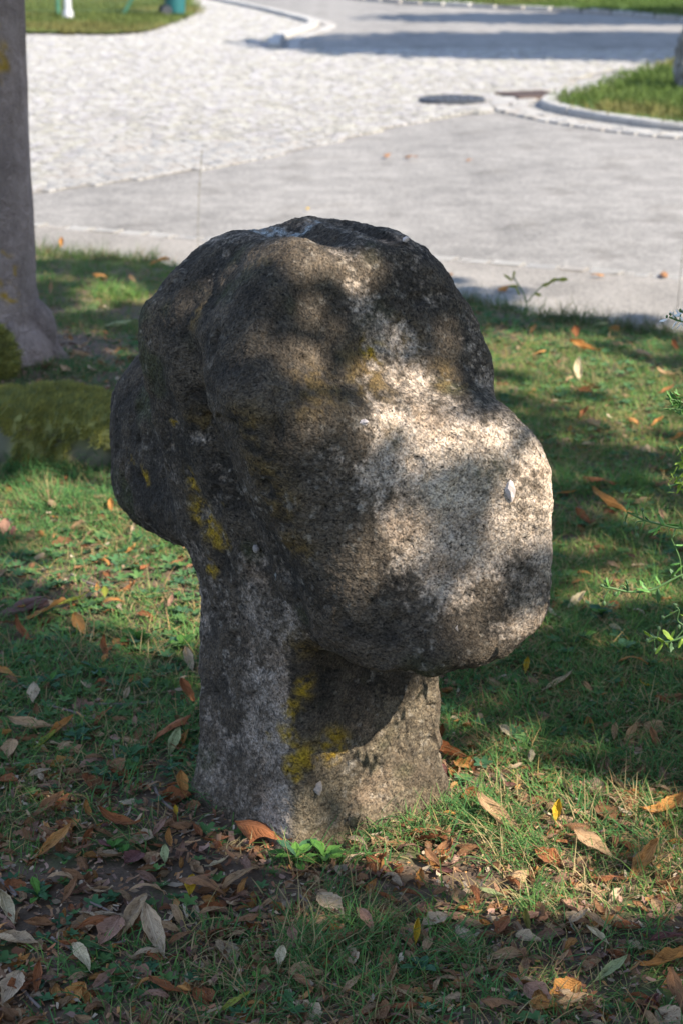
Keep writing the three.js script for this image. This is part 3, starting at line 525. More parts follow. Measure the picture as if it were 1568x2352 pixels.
// ------------------------------------------------------------------ mossy stone and moss
const mossMat = new THREE.MeshStandardMaterial({ vertexColors: true, roughness: 1 });
function lumpGeo(rad, detail, amp, seed, paint) {
  const g = new THREE.IcosahedronGeometry(1, detail), p = g.attributes.position, col = [];
  for (let i = 0; i < p.count; i++) {
    const x = p.getX(i), y = p.getY(i), z = p.getZ(i), k = 1 + amp * fbm(x * 1.5 + seed, y * 1.5, z * 1.5, 3) * 1.6 + amp * 0.45 * fbm(x * 7, y * 7 + seed, z * 7, 4);
    p.setXYZ(i, x * k * rad[0], y * k * rad[1], z * k * rad[2]); col.push(...paint(x, y, z));
  }
  g.setAttribute('color', new THREE.Float32BufferAttribute(col, 3)); g.computeVertexNormals(); return g;
}
const fuzzGeo = (() => { const r = rng(8), L = []; for (let i = 0; i < 7; i++) { const g = new THREE.ConeGeometry(0.0016, 0.016, 3, 1, true); g.translate(0, 0.007, 0); g.applyMatrix4(M4((r() - 0.5) * 0.012, 0, (r() - 0.5) * 0.012, (r() - 0.5) * 1.4, r() * 6, (r() - 0.5) * 1.4)); L.push(g); } return mergeGeometries(L); })();
const fuzzMat = new THREE.MeshStandardMaterial({ roughness: 1 });
function fuzz(parent, geo, n, seed, keep, scale = 1) {                 // short moss shoots over a lump
  const r = rng(seed), p = geo.attributes.position, q = geo.attributes.normal, L = [], up = new THREE.Vector3(0, 1, 0), nn = new THREE.Vector3(), qt = new THREE.Quaternion();
  for (let k = 0; k < n * 6 && L.length < n; k++) {
    const i = Math.floor(r() * p.count); nn.set(q.getX(i), q.getY(i), q.getZ(i)); if (!keep(p.getX(i), p.getY(i), p.getZ(i), nn)) continue;
    qt.setFromUnitVectors(up, nn); const s = (0.7 + 0.8 * r()) * scale, v = 0.75 + 0.5 * r(), y = r();
    L.push({ m: new THREE.Matrix4().compose(new THREE.Vector3(p.getX(i) + (r() - 0.5) * 0.01, p.getY(i), p.getZ(i) + (r() - 0.5) * 0.01), qt.clone(), new THREE.Vector3(s, s, s)), c: [(0.2 + 0.18 * y) * v, (0.22 + 0.12 * y) * v, 0.07 * v] });
  }
  copies('moss_shoots', fuzzGeo, fuzzMat, L, parent);
}
const mossy = (x, y, z) => mix(mix([0.12, 0.12, 0.045], [0.33, 0.32, 0.1], clamp(0.5 + 1.1 * fbm(x * 5, y * 5, z * 5, 3))), [0.1, 0.065, 0.04], step(0.1, 0.5, fbm(x * 9 + 4, y * 9, z * 9, 3)));
{
  const cx = -1.05, cz = -5.47, t = tag(thing('mossy_stone', [cx, 0, cz]), 'low grey stone block capped with olive moss at the left in front of the tree', 'stone'), y0 = groundY(cx, cz);
  const block = (x, y, z) => rbox(x, y - 0.03, z, 0.385 - 0.05 * y, 0.12, 0.15, 0.06) + 0.055 * fbm(x * 5 + 2, y * 5, z * 5, 3) + 0.014 * fbm(x * 24, y * 24, z * 24, 2);
  const { pos, idx } = surfaceNets(block, [-0.46, -0.1, -0.24], [0.46, 0.24, 0.24], 0.011), nor = normalsOf(pos, idx), col = [], n = pos.length / 3, keep = [];
  for (let i = 0; i < n; i++) { const [x, y, z] = [pos[3 * i], pos[3 * i + 1], pos[3 * i + 2]], m = step(-0.15, 0.35, nor[3 * i + 1] * 0.75 + fbm(x * 6 + 9, y * 6, z * 6, 3) + 0.18); keep.push(m > 0.45); col.push(...mix(mix([0.06, 0.062, 0.04], [0.15, 0.148, 0.1], clamp(0.5 + fbm(x * 12, y * 12, z * 12, 3))), mossy(x * 3, y * 3, z * 3), m)); pos[3 * i + 1] += y0; if (m > 0.45) { const k = 0.012 + 0.012 * fbm(x * 20, y * 20, z * 20, 2); pos[3 * i] += nor[3 * i] * k; pos[3 * i + 1] += nor[3 * i + 1] * k; pos[3 * i + 2] += nor[3 * i + 2] * k; } }
  // the cap of moss is the part of the skin where it has taken hold
  const part = q => { const I = []; for (let k = 0; k < idx.length; k += 3) if ((keep[idx[k]] && keep[idx[k + 1]] && keep[idx[k + 2]]) === q) I.push(idx[k], idx[k + 1], idx[k + 2]); const P = [], C = [], M = new Map(), J = I.map(v => { if (!M.has(v)) { M.set(v, P.length / 3); P.push(pos[3 * v], pos[3 * v + 1], pos[3 * v + 2]); C.push(col[3 * v], col[3 * v + 1], col[3 * v + 2]); } return M.get(v); }); const g = new THREE.BufferGeometry(); g.setAttribute('position', new THREE.Float32BufferAttribute(P, 3)); g.setAttribute('color', new THREE.Float32BufferAttribute(C, 3)); g.setIndex(J); g.computeVertexNormals(); return g; };
  obj('rock', part(false), mossMat, t); const cap = part(true); obj('moss_cap', cap, mossMat, t);
  fuzz(t, cap, 6500, 5, () => true, 1.1);
  const f = tag(thing('moss_cushion', [TREE[0] + 0.13, 0, TREE[1] + 0.27]), 'dark green moss cushion at the foot of the tree trunk', 'moss');
  const g = lumpGeo([0.085, 0.13, 0.09], 16, 0.3, 8, (x, y, z) => mossy(x, y, z).map(q => q * 0.75)); g.translate(0, groundY(TREE[0], TREE[1] + 0.27) + 0.03, 0); obj('cushion', g, mossMat, f);
  fuzz(f, g, 1300, 6, (x, y, z, n) => n.y > -0.4, 1.4);
}

// ------------------------------------------------------------------ grass
function bladeGeo(len, w, bend, n = 3) {                               // along +y, bending to +z
  const P = [], I = [];
  for (let i = 0; i <= n; i++) { const t = i / n, ww = w * (1 - t * t) * 0.5 + 0.0001; const a = bend * t; const y = len * (bend > 0.01 ? Math.sin(a) / bend : t), z = len * (bend > 0.01 ? (1 - Math.cos(a)) / bend : 0); P.push(-ww, y, z, ww, y, z); if (i < n) { const k = i * 2; I.push(k, k + 1, k + 2, k + 1, k + 3, k + 2); } }
  const g = new THREE.BufferGeometry(); g.setAttribute('position', new THREE.Float32BufferAttribute(P, 3)); g.setIndex(I); return g;
}
function tuftGeo(n, len, spread, w, seed, lie) {
  const r = rng(seed), L = [];
  for (let i = 0; i < n; i++) { const g = bladeGeo(len * (0.45 + 0.75 * r()), w * (0.7 + 0.6 * r()), 0.3 + 1.5 * r() * lie, 4); g.applyMatrix4(M4((r() - 0.5) * spread, -0.004, (r() - 0.5) * spread, r() * 0.75 * lie, r() * 6.28, (r() - 0.5) * 0.5)); L.push(g); }
  const g = mergeGeometries(L); g.computeVertexNormals(); return g;
}
const grassMat = new THREE.MeshPhysicalMaterial({ roughness: 0.9, specularIntensity: 0.2, transmission: 0.35, thickness: 0, side: THREE.DoubleSide });
const tufts = [tuftGeo(9, 0.042, 0.05, 0.0021, 1, 1), tuftGeo(8, 0.06, 0.045, 0.0021, 2, 1.2), tuftGeo(7, 0.085, 0.045, 0.0019, 3, 1.3), tuftGeo(9, 0.03, 0.05, 0.0026, 4, 0.9)];
const strawGeo = tuftGeo(7, 0.07, 0.06, 0.0015, 9, 2.2);
const nearStone = (x, z, pad) => { const dx = x - CROSS_AT[0], dz = z - CROSS_AT[2], a = dx * CC + dz * CS, b = -dx * CS + dz * CC; return Math.abs(a) < 0.17 + pad && b > -0.21 - pad && b < 0.16 + pad; };
const nearTree = (x, z, R) => Math.hypot(x - TREE[0], z - TREE[1]) < R;
const nearRock = (x, z) => Math.abs(x + 1.05) < 0.38 && Math.abs(z + 5.47) < 0.15;
{
  const r = rng(101), L = [[], [], [], []], straw = [], green = (x, z) => {
    const y = r(), k = 0.75 + 0.5 * r(), cold = 0.5 + 0.5 * vnoise(x * 1.2, 9, z * 1.2);
    return r() < 0.12 + 0.1 * step(-3.6, -2.9, z) ? [0.36 * k, 0.28 * k, 0.14 * k] : mix([0.07 * k, 0.19 * k, 0.06 * k], [0.17 * k, 0.26 * k, 0.05 * k], clamp(y * 0.7 + 0.45 * (0.5 - cold)));
  };
  for (let n = 0; n < 90000; n++) {
    const z = -9.4 + 8.4 * Math.pow(r(), 0.75), x = (r() * 2 - 1) * (0.45 + -z * 0.3);
    if (z < lawnEdge(x) + 0.02 - 0.1 * r() || nearStone(x, z, 0.0) || nearTree(x, z, 0.3) || nearRock(x, z)) continue;
    const patch = fbm(x * 1.6, 3, z * 1.6, 3), far = step(-3.6, -5, z), right = step(-0.1, 0.5, x), bare = nearTree(x, z, 0.8) ? 0.85 : 0;
    const near = step(-3.5, -2.8, z), dens = clamp(0.4 + 0.36 * far + 0.2 * right - 0.3 * near + 1.0 * patch - bare);
    if (r() > dens) continue;
    const tall = r() < 0.3 - 0.14 * near ? (r() < 0.45 ? 2 : 1) : r() < 0.55 ? 0 : 3, s = (0.75 + 0.6 * r()) * (1 - 0.12 * far);
    L[tall].push({ m: M4(x, groundY(x, z) - 0.002, z, (r() - 0.5) * 0.3, r() * 6.28, (r() - 0.5) * 0.3, s), c: green(x, z) });
    if (r() < 0.25) straw.push({ m: M4(x + 0.05 * (r() - 0.5), groundY(x, z) + 0.002, z, (r() - 0.5) * 0.6, r() * 6.28, (r() - 0.5) * 0.6, 0.8 + 0.5 * r(), 0.5, 0.8 + 0.5 * r()), c: [0.3 + 0.12 * r(), 0.22 + 0.08 * r(), 0.11] });
  }
  for (const [px, py, n, s] of [[1150, 1900, 60, 1.15], [1200, 1960, 40, 1], [1080, 1870, 30, 1], [560, 1800, 34, 1.2], [530, 1830, 26, 1.1], [800, 1960, 18, 1.1], [900, 1930, 34, 1], [980, 1900, 30, 1], [700, 1960, 20, 1], [470, 1800, 18, 0.9], [270, 680, 60, 1.5], [200, 1160, 60, 1.2], [120, 1150, 60, 1.2], [330, 1120, 40, 1.3], [238, 1000, 24, 1.7], [60, 1090, 40, 1.3], [150, 1085, 40, 1.3], [210, 1060, 30, 1.4], [20, 1100, 30, 1.2], [1450, 1120, 50, 1.2], [1320, 1130, 50, 1.2], [1250, 2080, 40, 1], [1050, 2200, 30, 1], [700, 2200, 60, 1], [830, 2150, 40, 1]]) {
    const a = G(px, py); for (let i = 0; i < n; i++) { const q = Math.sqrt(r()) * 55 * perPx(a), th = r() * 6.28, x = a[0] + Math.cos(th) * q, z = a[2] + Math.sin(th) * q * 1.4; if (nearStone(x, z, -0.01)) continue; L[r() < 0.5 ? 2 : 1].push({ m: M4(x, groundY(x, z), z, (r() - 0.5) * 0.3, r() * 6.28, (r() - 0.5) * 0.3, s * (0.7 + 0.5 * r())), c: green(x, z) }); }
  }
  const t = tag(thing('grass'), 'short patchy grass growing through dead leaves on the lawn', 'grass', null, 'stuff');
  tufts.forEach((g, i) => copies('tufts', g, grassMat, L[i], t)); copies('straw', strawGeo, grassMat, straw, t);
  // fringe along the path
  const F = [], r2 = rng(103); for (let i = 0; i < 1500; i++) { const x = -2.6 + 5.2 * r2(), z = lawnEdge(x) - 0.13 + 0.2 * r2(); if (vnoise(x * 4, 1, 2) < -0.25 - r2() * 0.3) continue; F.push({ m: M4(x, -0.035 + Math.max(0, groundY(x, z)) * 0.4, z, (r2() - 0.5) * 0.4, r2() * 6.28, (r2() - 0.5) * 0.4, 0.9 + 0.9 * r2()), c: r2() < 0.3 ? [0.17, 0.14, 0.07] : [0.07, 0.12, 0.035] }); }
  copies('fringe', tufts[2], grassMat, F, t);
  // turf on the islands and verges across the road
  const T = [], r3 = rng(104), polys = [islandIn.concat([[14, -22], [14, -10]]), [...lawnFar, [-30, -45], [-30, -26]], [...topEdge, [40, -24], [40, -60], [0, -60]]], ys = [0.015, 0, 0.02];
  for (let n = 0; n < 60000 && T.length < 9000; n++) { const z = -13 - 20 * r3(), x = (r3() * 2 - 1) * (0.3 + -z * 0.22), k = polys.findIndex(p => inside(x, z, p)); if (k < 0) continue; const v = 0.8 + 0.5 * r3(), d = clamp(step(0, 0.5, fbm(x * 0.9, 5, z * 0.9, 3)) + (k === 1 ? 0.45 : 0.15)); T.push({ m: M4(x, ys[k], z, 0, r3() * 6.28, 0, 1.2 + r3()), c: mix([0.07 * v, 0.125 * v, 0.025 * v], [0.17 * v, 0.145 * v, 0.05 * v], d * 0.8) }); }
  copies('verge_tufts', tuftGeo(12, 0.05, 0.16, 0.006, 6, 1), grassMat, T, t);
}

// ------------------------------------------------------------------ fallen leaves and litter
const veinTex = tex(256, (u, v) => {                                   // u along the leaf, v across
  const c = Math.abs(v - 0.5), side = Math.abs(((u * 11 + c * 6) % 1) - 0.5), vein = Math.max(step(0.035, 0.01, c), 0.5 * step(0.12, 0.03, side) * step(0.0, 0.03, c)), n = tf(u, v, 8, 91, 4), sp = step(0.62, 0.75, tf(u, v, 14, 95, 3));
  const k = 0.72 + 0.5 * (n - 0.5) + 0.3 * vein - 0.28 * sp; return [k, k * (0.97 - 0.05 * sp), k * (0.93 - 0.1 * sp)];
});
const veinBump = tex(256, (u, v) => { const c = Math.abs(v - 0.5), side = Math.abs(((u * 11 + c * 6) % 1) - 0.5), h = 0.5 + 0.5 * Math.max(step(0.04, 0.0, c), 0.6 * step(0.25, 0.0, side)) - 0.3 * tn(u, v, 40, 97); return [h, h, h]; }, false);
function leafGeo(o) {                                                  // unit length; o: w, bend, curl, wide (0..1 where widest), twist, fold, stalk, seed
  const nu = 14, nv = 8, P = [], U = [], I = [], pe = 1 / o.wide;
  for (let i = 0; i <= nu; i++) {
    const t = i / nu, hw = Math.max(0.004, o.w * 0.5 * Math.pow(Math.sin(Math.PI * Math.pow(t, Math.log(0.5) / Math.log(o.wide))), 0.8)) * (1 + 0.04 * (i % 2 ? 1 : -1)), a = o.bend * (t - 0.4);
    const cx = (o.bend ? Math.sin(a) / o.bend : t - 0.4), cy = (o.bend ? (1 - Math.cos(a)) / o.bend : 0), nx = -Math.sin(a), ny = Math.cos(a), tw = o.twist * (t - 0.4);
    for (let j = 0; j <= nv; j++) {
      const s = (j / nv - 0.5) * 2 * (1 - (o.rag ?? 0.22) * Math.max(0, vnoise(t * 6 + o.seed * 3, j < nv / 2 ? 1 : 7, o.seed) + 0.25 * vnoise(t * 17, j < nv / 2 ? 3 : 9, o.seed))), th = o.curl * s * (0.6 + 0.7 * t), R = hw / Math.max(0.05, Math.abs(o.curl));
      let d = Math.abs(o.curl) > 0.08 ? Math.sin(th) * R : s * hw, up = Math.abs(o.curl) > 0.08 ? (1 - Math.cos(th)) * R * Math.sign(o.curl) : 0;
      up += o.fold * Math.abs(s) * hw + (0.05 * vnoise(t * 4 + o.seed, s * 2, o.seed) + 0.02 * vnoise(t * 11, s * 4, o.seed + 5)) * (0.3 + Math.abs(s));
      const dd = d * Math.cos(tw) - up * Math.sin(tw), uu = d * Math.sin(tw) + up * Math.cos(tw);
      P.push(cx + nx * uu, cy + ny * uu, dd); U.push(t, j / nv);
    }
  }
  for (let i = 0; i < nu; i++) for (let j = 0; j < nv; j++) { const a = i * (nv + 1) + j, b = a + nv + 1; I.push(a, a + 1, b, a + 1, b + 1, b); }
  const g = new THREE.BufferGeometry(); g.setAttribute('position', new THREE.Float32BufferAttribute(P, 3)); g.setAttribute('uv', new THREE.Float32BufferAttribute(U, 2)); g.setIndex(I); g.computeVertexNormals();
  let out = g;
  if (o.stalk) { const c = new THREE.TubeGeometry(new THREE.QuadraticBezierCurve3(new THREE.Vector3(P[0] + 0.01, P[1], 0), new THREE.Vector3(P[0] - o.stalk * 0.5, P[1] + 0.02, 0.01), new THREE.Vector3(P[0] - o.stalk, P[1] + 0.06, 0.03)), 6, 0.008, 5); out = mergeGeometries([g, c]); }
  out.computeBoundingBox(); out.translate(0, -out.boundingBox.min.y, 0); return out;
}
const shapes = {
  long: leafGeo({ w: 0.34, bend: 0.9, curl: 0.9, wide: 0.55, twist: 0.4, fold: 0.1, stalk: 0.22, seed: 1 }), arch: leafGeo({ w: 0.3, bend: -1.7, curl: -0.7, wide: 0.55, twist: 0.6, fold: 0, stalk: 0, seed: 2 }),
  boat: leafGeo({ w: 0.42, bend: 0.9, curl: 1.2, wide: 0.55, twist: 0.5, fold: 0, stalk: 0.1, seed: 3 }), roll: leafGeo({ w: 0.62, bend: 0.5, curl: 2.3, wide: 0.55, twist: 0.5, fold: 0, stalk: 0.08, seed: 4 }),
  flat: leafGeo({ w: 0.5, bend: 0.6, curl: 0.6, wide: 0.58, twist: 0.4, fold: 0.12, stalk: 0.18, seed: 5 }), wave: leafGeo({ w: 0.38, bend: -0.8, curl: 0.9, wide: 0.45, twist: 1.6, fold: 0.1, stalk: 0.15, seed: 6 }),
  bow: leafGeo({ w: 0.3, bend: 1.9, curl: 0.6, wide: 0.5, twist: 0.3, fold: 0.2, stalk: 0.1, seed: 7 }), dome: leafGeo({ w: 0.55, bend: -0.9, curl: -1.0, wide: 0.5, twist: 0.2, fold: 0, stalk: 0.1, seed: 8 }), round: leafGeo({ w: 0.8, bend: 0.4, curl: 0.5, wide: 0.5, twist: 0.2, fold: 0.1, stalk: 0.2, seed: 10 }),
};
const TONES = { rust: [0.44, 0.17, 0.07], brown: [0.42, 0.22, 0.11], tan: [0.64, 0.42, 0.24], orange: [0.66, 0.32, 0.1], pale: [0.7, 0.54, 0.37], cream: [0.8, 0.68, 0.45], yellow: [0.75, 0.5, 0.04], lime: [0.42, 0.46, 0.08], palegreen: [0.5, 0.56, 0.28], olive: [0.27, 0.25, 0.06], purple: [0.25, 0.11, 0.1], pink: [0.48, 0.28, 0.2] };
const TONEWORD = { rust: 'rust red', brown: 'brown', tan: 'tan', orange: 'orange-brown', pale: 'pale beige', cream: 'cream', yellow: 'bright yellow', lime: 'yellow-green', palegreen: 'pale grey-green', olive: 'olive', purple: 'purplish brown', pink: 'pinkish brown' };
const SHAPEWORD = { long: 'long', arch: 'arched', boat: 'cupped', roll: 'rolled-up', flat: 'flat', wave: 'twisted', bow: 'bowed', dome: 'domed', round: 'rounded' };
const leafMats = Object.fromEntries(Object.entries(TONES).map(([k, c]) => [k, new THREE.MeshPhysicalMaterial({ map: veinTex, bumpMap: veinBump, bumpScale: 0.002, color: lin(...c).multiplyScalar(1.0), roughness: 0.9, specularIntensity: 0.2, transmission: 0.3, thickness: 0, side: THREE.DoubleSide })]));
const zone = (px, py) => py < 900 ? (px < 330 ? 'near the tree' : px < 700 ? 'behind the cross' : 'on the lawn behind the cross') : py < 1330 ? (px < 700 ? 'left of the cross head' : 'right of the cross head') : py < 1800 ? (px < 700 ? 'left of the shaft' : 'right of the shaft') : py < 2060 ? (px < 700 ? 'left of the foot' : 'right of the foot') : px < 784 ? 'at the front left' : 'at the front right';
// [x, y on the sheet, length there, direction in degrees (0 right, 90 away), tone, shape, lift, extra words]
const LEAVES = [
  [440, 2072, 58, 80, 'yellow', 'flat', 0.5, 'half under a brown leaf'], [407, 1890, 30, 110, 'yellow', 'boat', 0.6], [362, 2200, 120, 125, 'pale', 'boat', 0.35], [300, 2155, 115, 55, 'pale', 'roll', 0.15], [20, 2110, 90, 130, 'cream', 'roll', 0.2], [50, 2178, 95, 172, 'pale', 'roll', 0], [118, 1967, 95, 40, 'orange', 'long', 0.2],
  [105, 1872, 75, 25, 'brown', 'boat', 0.3], [480, 2078, 115, 160, 'brown', 'arch', 0.1], [345, 2085, 90, 170, 'tan', 'arch', 0.1], [545, 2050, 90, 30, 'tan', 'wave', 0.1], [610, 1940, 115, 165, 'rust', 'dome', 0.2, 'against the foot of the stone'], [382, 2000, 48, 95, 'palegreen', 'flat', 0.7], [285, 1912, 110, 170, 'rust', 'bow', 0],
  [420, 1835, 75, 120, 'orange', 'boat', 0.5], [505, 1852, 50, 20, 'rust', 'bow', 0.2], [362, 1930, 50, 40, 'pink', 'flat', 0.3], [492, 2008, 48, 10, 'cream', 'boat', 0.1], [215, 2160, 95, 15, 'rust', 'arch', 0.1], [100, 2137, 68, 175, 'brown', 'roll', 0], [395, 2312, 90, 165, 'rust', 'long', 0.1], [645, 2245, 55, 70, 'cream', 'flat', 0.5],
  [675, 2200, 55, 120, 'pink', 'flat', 0.5], [755, 2197, 110, 10, 'brown', 'long', 0], [765, 2117, 65, 150, 'pale', 'round', 0.3], [530, 2342, 75, 20, 'lime', 'flat', 0.2], [85, 2280, 68, 95, 'rust', 'boat', 0.4], [25, 2300, 75, 70, 'pale', 'round', 0.2], [195, 2240, 80, 130, 'cream', 'wave', 0.2], [230, 2292, 65, 35, 'pink', 'boat', 0.1], [330, 2235, 70, 20, 'pale', 'arch', 0],
  [700, 2300, 60, 140, 'brown', 'wave', 0.1], [560, 2150, 60, 15, 'brown', 'dome', 0.2], [160, 2075, 60, 50, 'brown', 'boat', 0.4], [150, 2045, 80, 165, 'tan', 'arch', 0], [610, 2105, 50, 30, 'tan', 'long', 0.1], [250, 2185, 80, 60, 'pink', 'round', 0.1], [485, 2130, 60, 10, 'tan', 'wave', 0.1],
  [1160, 1912, 130, 148, 'tan', 'long', 0.25, 'lit by the sun'], [1384, 1972, 115, 150, 'tan', 'flat', 0.1], [1469, 2008, 112, 35, 'orange', 'flat', 0.25], [1276, 1892, 65, 60, 'yellow', 'boat', 0.5], [1139, 2074, 66, 170, 'palegreen', 'long', 0.1], [1514, 1864, 115, 8, 'orange', 'bow', 0.1], [1390, 2260, 92, 25, 'palegreen', 'long', 0.2, 'narrow and catching the sun'], [1522, 2222, 125, 5, 'orange', 'boat', 0.2],
  [1534, 2178, 95, 0, 'purple', 'wave', 0.2], [1374, 2177, 50, 150, 'cream', 'roll', 0.3], [954, 2184, 55, 75, 'yellow', 'roll', 0.4], [1149, 2168, 48, 40, 'rust', 'round', 0.3], [1210, 2152, 48, 95, 'olive', 'boat', 0.4], [1284, 2238, 48, 30, 'tan', 'boat', 0.2], [1042, 1748, 95, 170, 'rust', 'boat', 0.15], [1219, 1752, 42, 80, 'cream', 'dome', 0.3], [1420, 1807, 38, 140, 'tan', 'roll', 0.2],
  [1554, 2298, 95, 95, 'brown', 'long', 0.2], [900, 2278, 48, 60, 'tan', 'roll', 0.3], [1329, 1917, 55, 170, 'brown', 'dome', 0], [1150, 2348, 75, 170, 'brown', 'dome', 0.1], [920, 2350, 65, 10, 'rust', 'dome', 0.1], [840, 2160, 70, 120, 'pink', 'wave', 0.3], [1090, 2085, 60, 110, 'rust', 'arch', 0.3], [1320, 2135, 55, 20, 'pale', 'flat', 0.2], [1215, 2190, 55, 175, 'pale', 'round', 0.1], [990, 2150, 60, 15, 'pale', 'round', 0.1], [800, 2300, 50, 30, 'tan', 'flat', 0.2], [1240, 2320, 60, 150, 'pink', 'round', 0.1], [1000, 2300, 45, 60, 'tan', 'wave', 0.1],
  [1275, 1578, 80, 20, 'pale', 'long', 0.15], [1316, 1393, 58, 25, 'cream', 'boat', 0.2], [1270, 1425, 40, 150, 'cream', 'boat', 0.1], [1419, 1460, 34, 170, 'cream', 'flat', 0.1], [1456, 1537, 66, 165, 'orange', 'arch', 0], [1207, 1542, 44, 60, 'yellow', 'boat', 0.3], [1489, 1582, 44, 175, 'yellow', 'bow', 0], [1409, 1692, 44, 65, 'tan', 'boat', 0.4], [1442, 1695, 58, 35, 'tan', 'bow', 0.2], [1164, 1690, 48, 125, 'cream', 'wave', 0.2], [1504, 1708, 52, 110, 'brown', 'boat', 0.4], [1529, 1622, 44, 165, 'rust', 'boat', 0.1], [1353, 1592, 36, 130, 'tan', 'boat', 0.2], [1234, 1657, 46, 5, 'tan', 'bow', 0], [1182, 1490, 44, 100, 'pink', 'boat', 0.3], [1098, 1528, 38, 20, 'cream', 'flat', 0.2],
  [1349, 806, 66, 170, 'orange', 'boat', 0.15], [1326, 868, 68, 85, 'cream', 'bow', 0.9, 'standing upright in the grass'], [1305, 882, 38, 30, 'tan', 'arch', 0.2], [1338, 956, 44, 30, 'rust', 'boat', 0.2], [1368, 988, 40, 160, 'tan', 'round', 0.2], [1379, 1130, 64, 170, 'rust', 'dome', 0.2], [1298, 1151, 48, 5, 'orange', 'long', 0], [1504, 979, 38, 20, 'orange', 'boat', 0.2], [1455, 977, 34, 140, 'orange', 'dome', 0.2], [1375, 741, 38, 10, 'palegreen', 'dome', 0.2], [1321, 776, 38, 80, 'rust', 'flat', 0.6], [1236, 818, 34, 20, 'orange', 'dome', 0.2], [1222, 765, 34, 45, 'orange', 'long', 0.2], [1479, 818, 40, 150, 'tan', 'dome', 0.2], [1552, 803, 36, 120, 'rust', 'boat', 0.4], [1534, 868, 50, 170, 'tan', 'bow', 0], [1525, 909, 50, 20, 'rust', 'long', 0.1], [1557, 1012, 44, 10, 'orange', 'boat', 0.2], [1235, 1060, 26, 100, 'orange', 'boat', 0.6], [1409, 1180, 105, 153, 'orange', 'long', 0.15, 'the longest there'], [1341, 1210, 54, 140, 'rust', 'boat', 0.2], [1415, 1313, 34, 160, 'tan', 'flat', 0.1],
  [10, 1226, 50, 85, 'pink', 'flat', 0.6], [122, 1172, 38, 140, 'tan', 'dome', 0.2], [254, 1180, 40, 110, 'orange', 'boat', 0.4], [306, 1232, 36, 60, 'pale', 'bow', 0.3], [227, 1278, 52, 175, 'tan', 'arch', 0.1], [300, 1275, 32, 30, 'orange', 'boat', 0.2], [158, 1402, 76, 15, 'lime', 'long', 0.1], [242, 1390, 34, 95, 'lime', 'flat', 0.7], [89, 1430, 100, 15, 'orange', 'flat', 0.2], [188, 1456, 66, 140, 'orange', 'flat', 0.3], [56, 1483, 82, 150, 'rust', 'bow', 0.2], [240, 1516, 66, 125, 'rust', 'bow', 0.3], [435, 1535, 66, 125, 'pale', 'boat', 0.3], [435, 1605, 70, 140, 'rust', 'boat', 0.3], [79, 1630, 60, 110, 'pale', 'dome', 0.3], [178, 1545, 48, 10, 'olive', 'long', 0], [26, 1578, 60, 170, 'orange', 'flat', 0.2], [89, 1697, 110, 178, 'tan', 'long', 0.1], [130, 1706, 70, 30, 'orange', 'boat', 0.2, 'lying over a tan leaf'], [102, 1730, 60, 35, 'lime', 'boat', 0.1], [237, 1677, 66, 50, 'rust', 'wave', 0.2], [392, 1708, 95, 30, 'rust', 'dome', 0.3], [397, 1735, 66, 60, 'palegreen', 'flat', 0.45, 'leaning on a rust leaf'], [26, 1752, 46, 95, 'tan', 'round', 0.3], [392, 1402, 42, 60, 'pink', 'bow', 0.2], [290, 1615, 36, 60, 'pale', 'boat', 0.3], [312, 1686, 34, 100, 'pink', 'flat', 0.4], [340, 1430, 44, 165, 'rust', 'wave', 0.2], [265, 1405, 60, 175, 'orange', 'arch', 0],
  [234, 650, 36, 170, 'orange', 'dome', 0.2], [307, 660, 34, 150, 'tan', 'boat', 0.2], [366, 616, 46, 20, 'orange', 'wave', 0.2], [120, 678, 38, 90, 'tan', 'boat', 0.7], [264, 768, 66, 15, 'palegreen', 'dome', 0.2], [141, 562, 34, 90, 'orange', 'boat', 0.7], [199, 876, 48, 170, 'tan', 'long', 0.1], [123, 877, 42, 30, 'rust', 'wave', 0.2], [47, 892, 40, 170, 'tan', 'dome', 0.2], [67, 1064, 48, 60, 'orange', 'boat', 0.4], [228, 1017, 50, 30, 'rust', 'wave', 0.2],
];
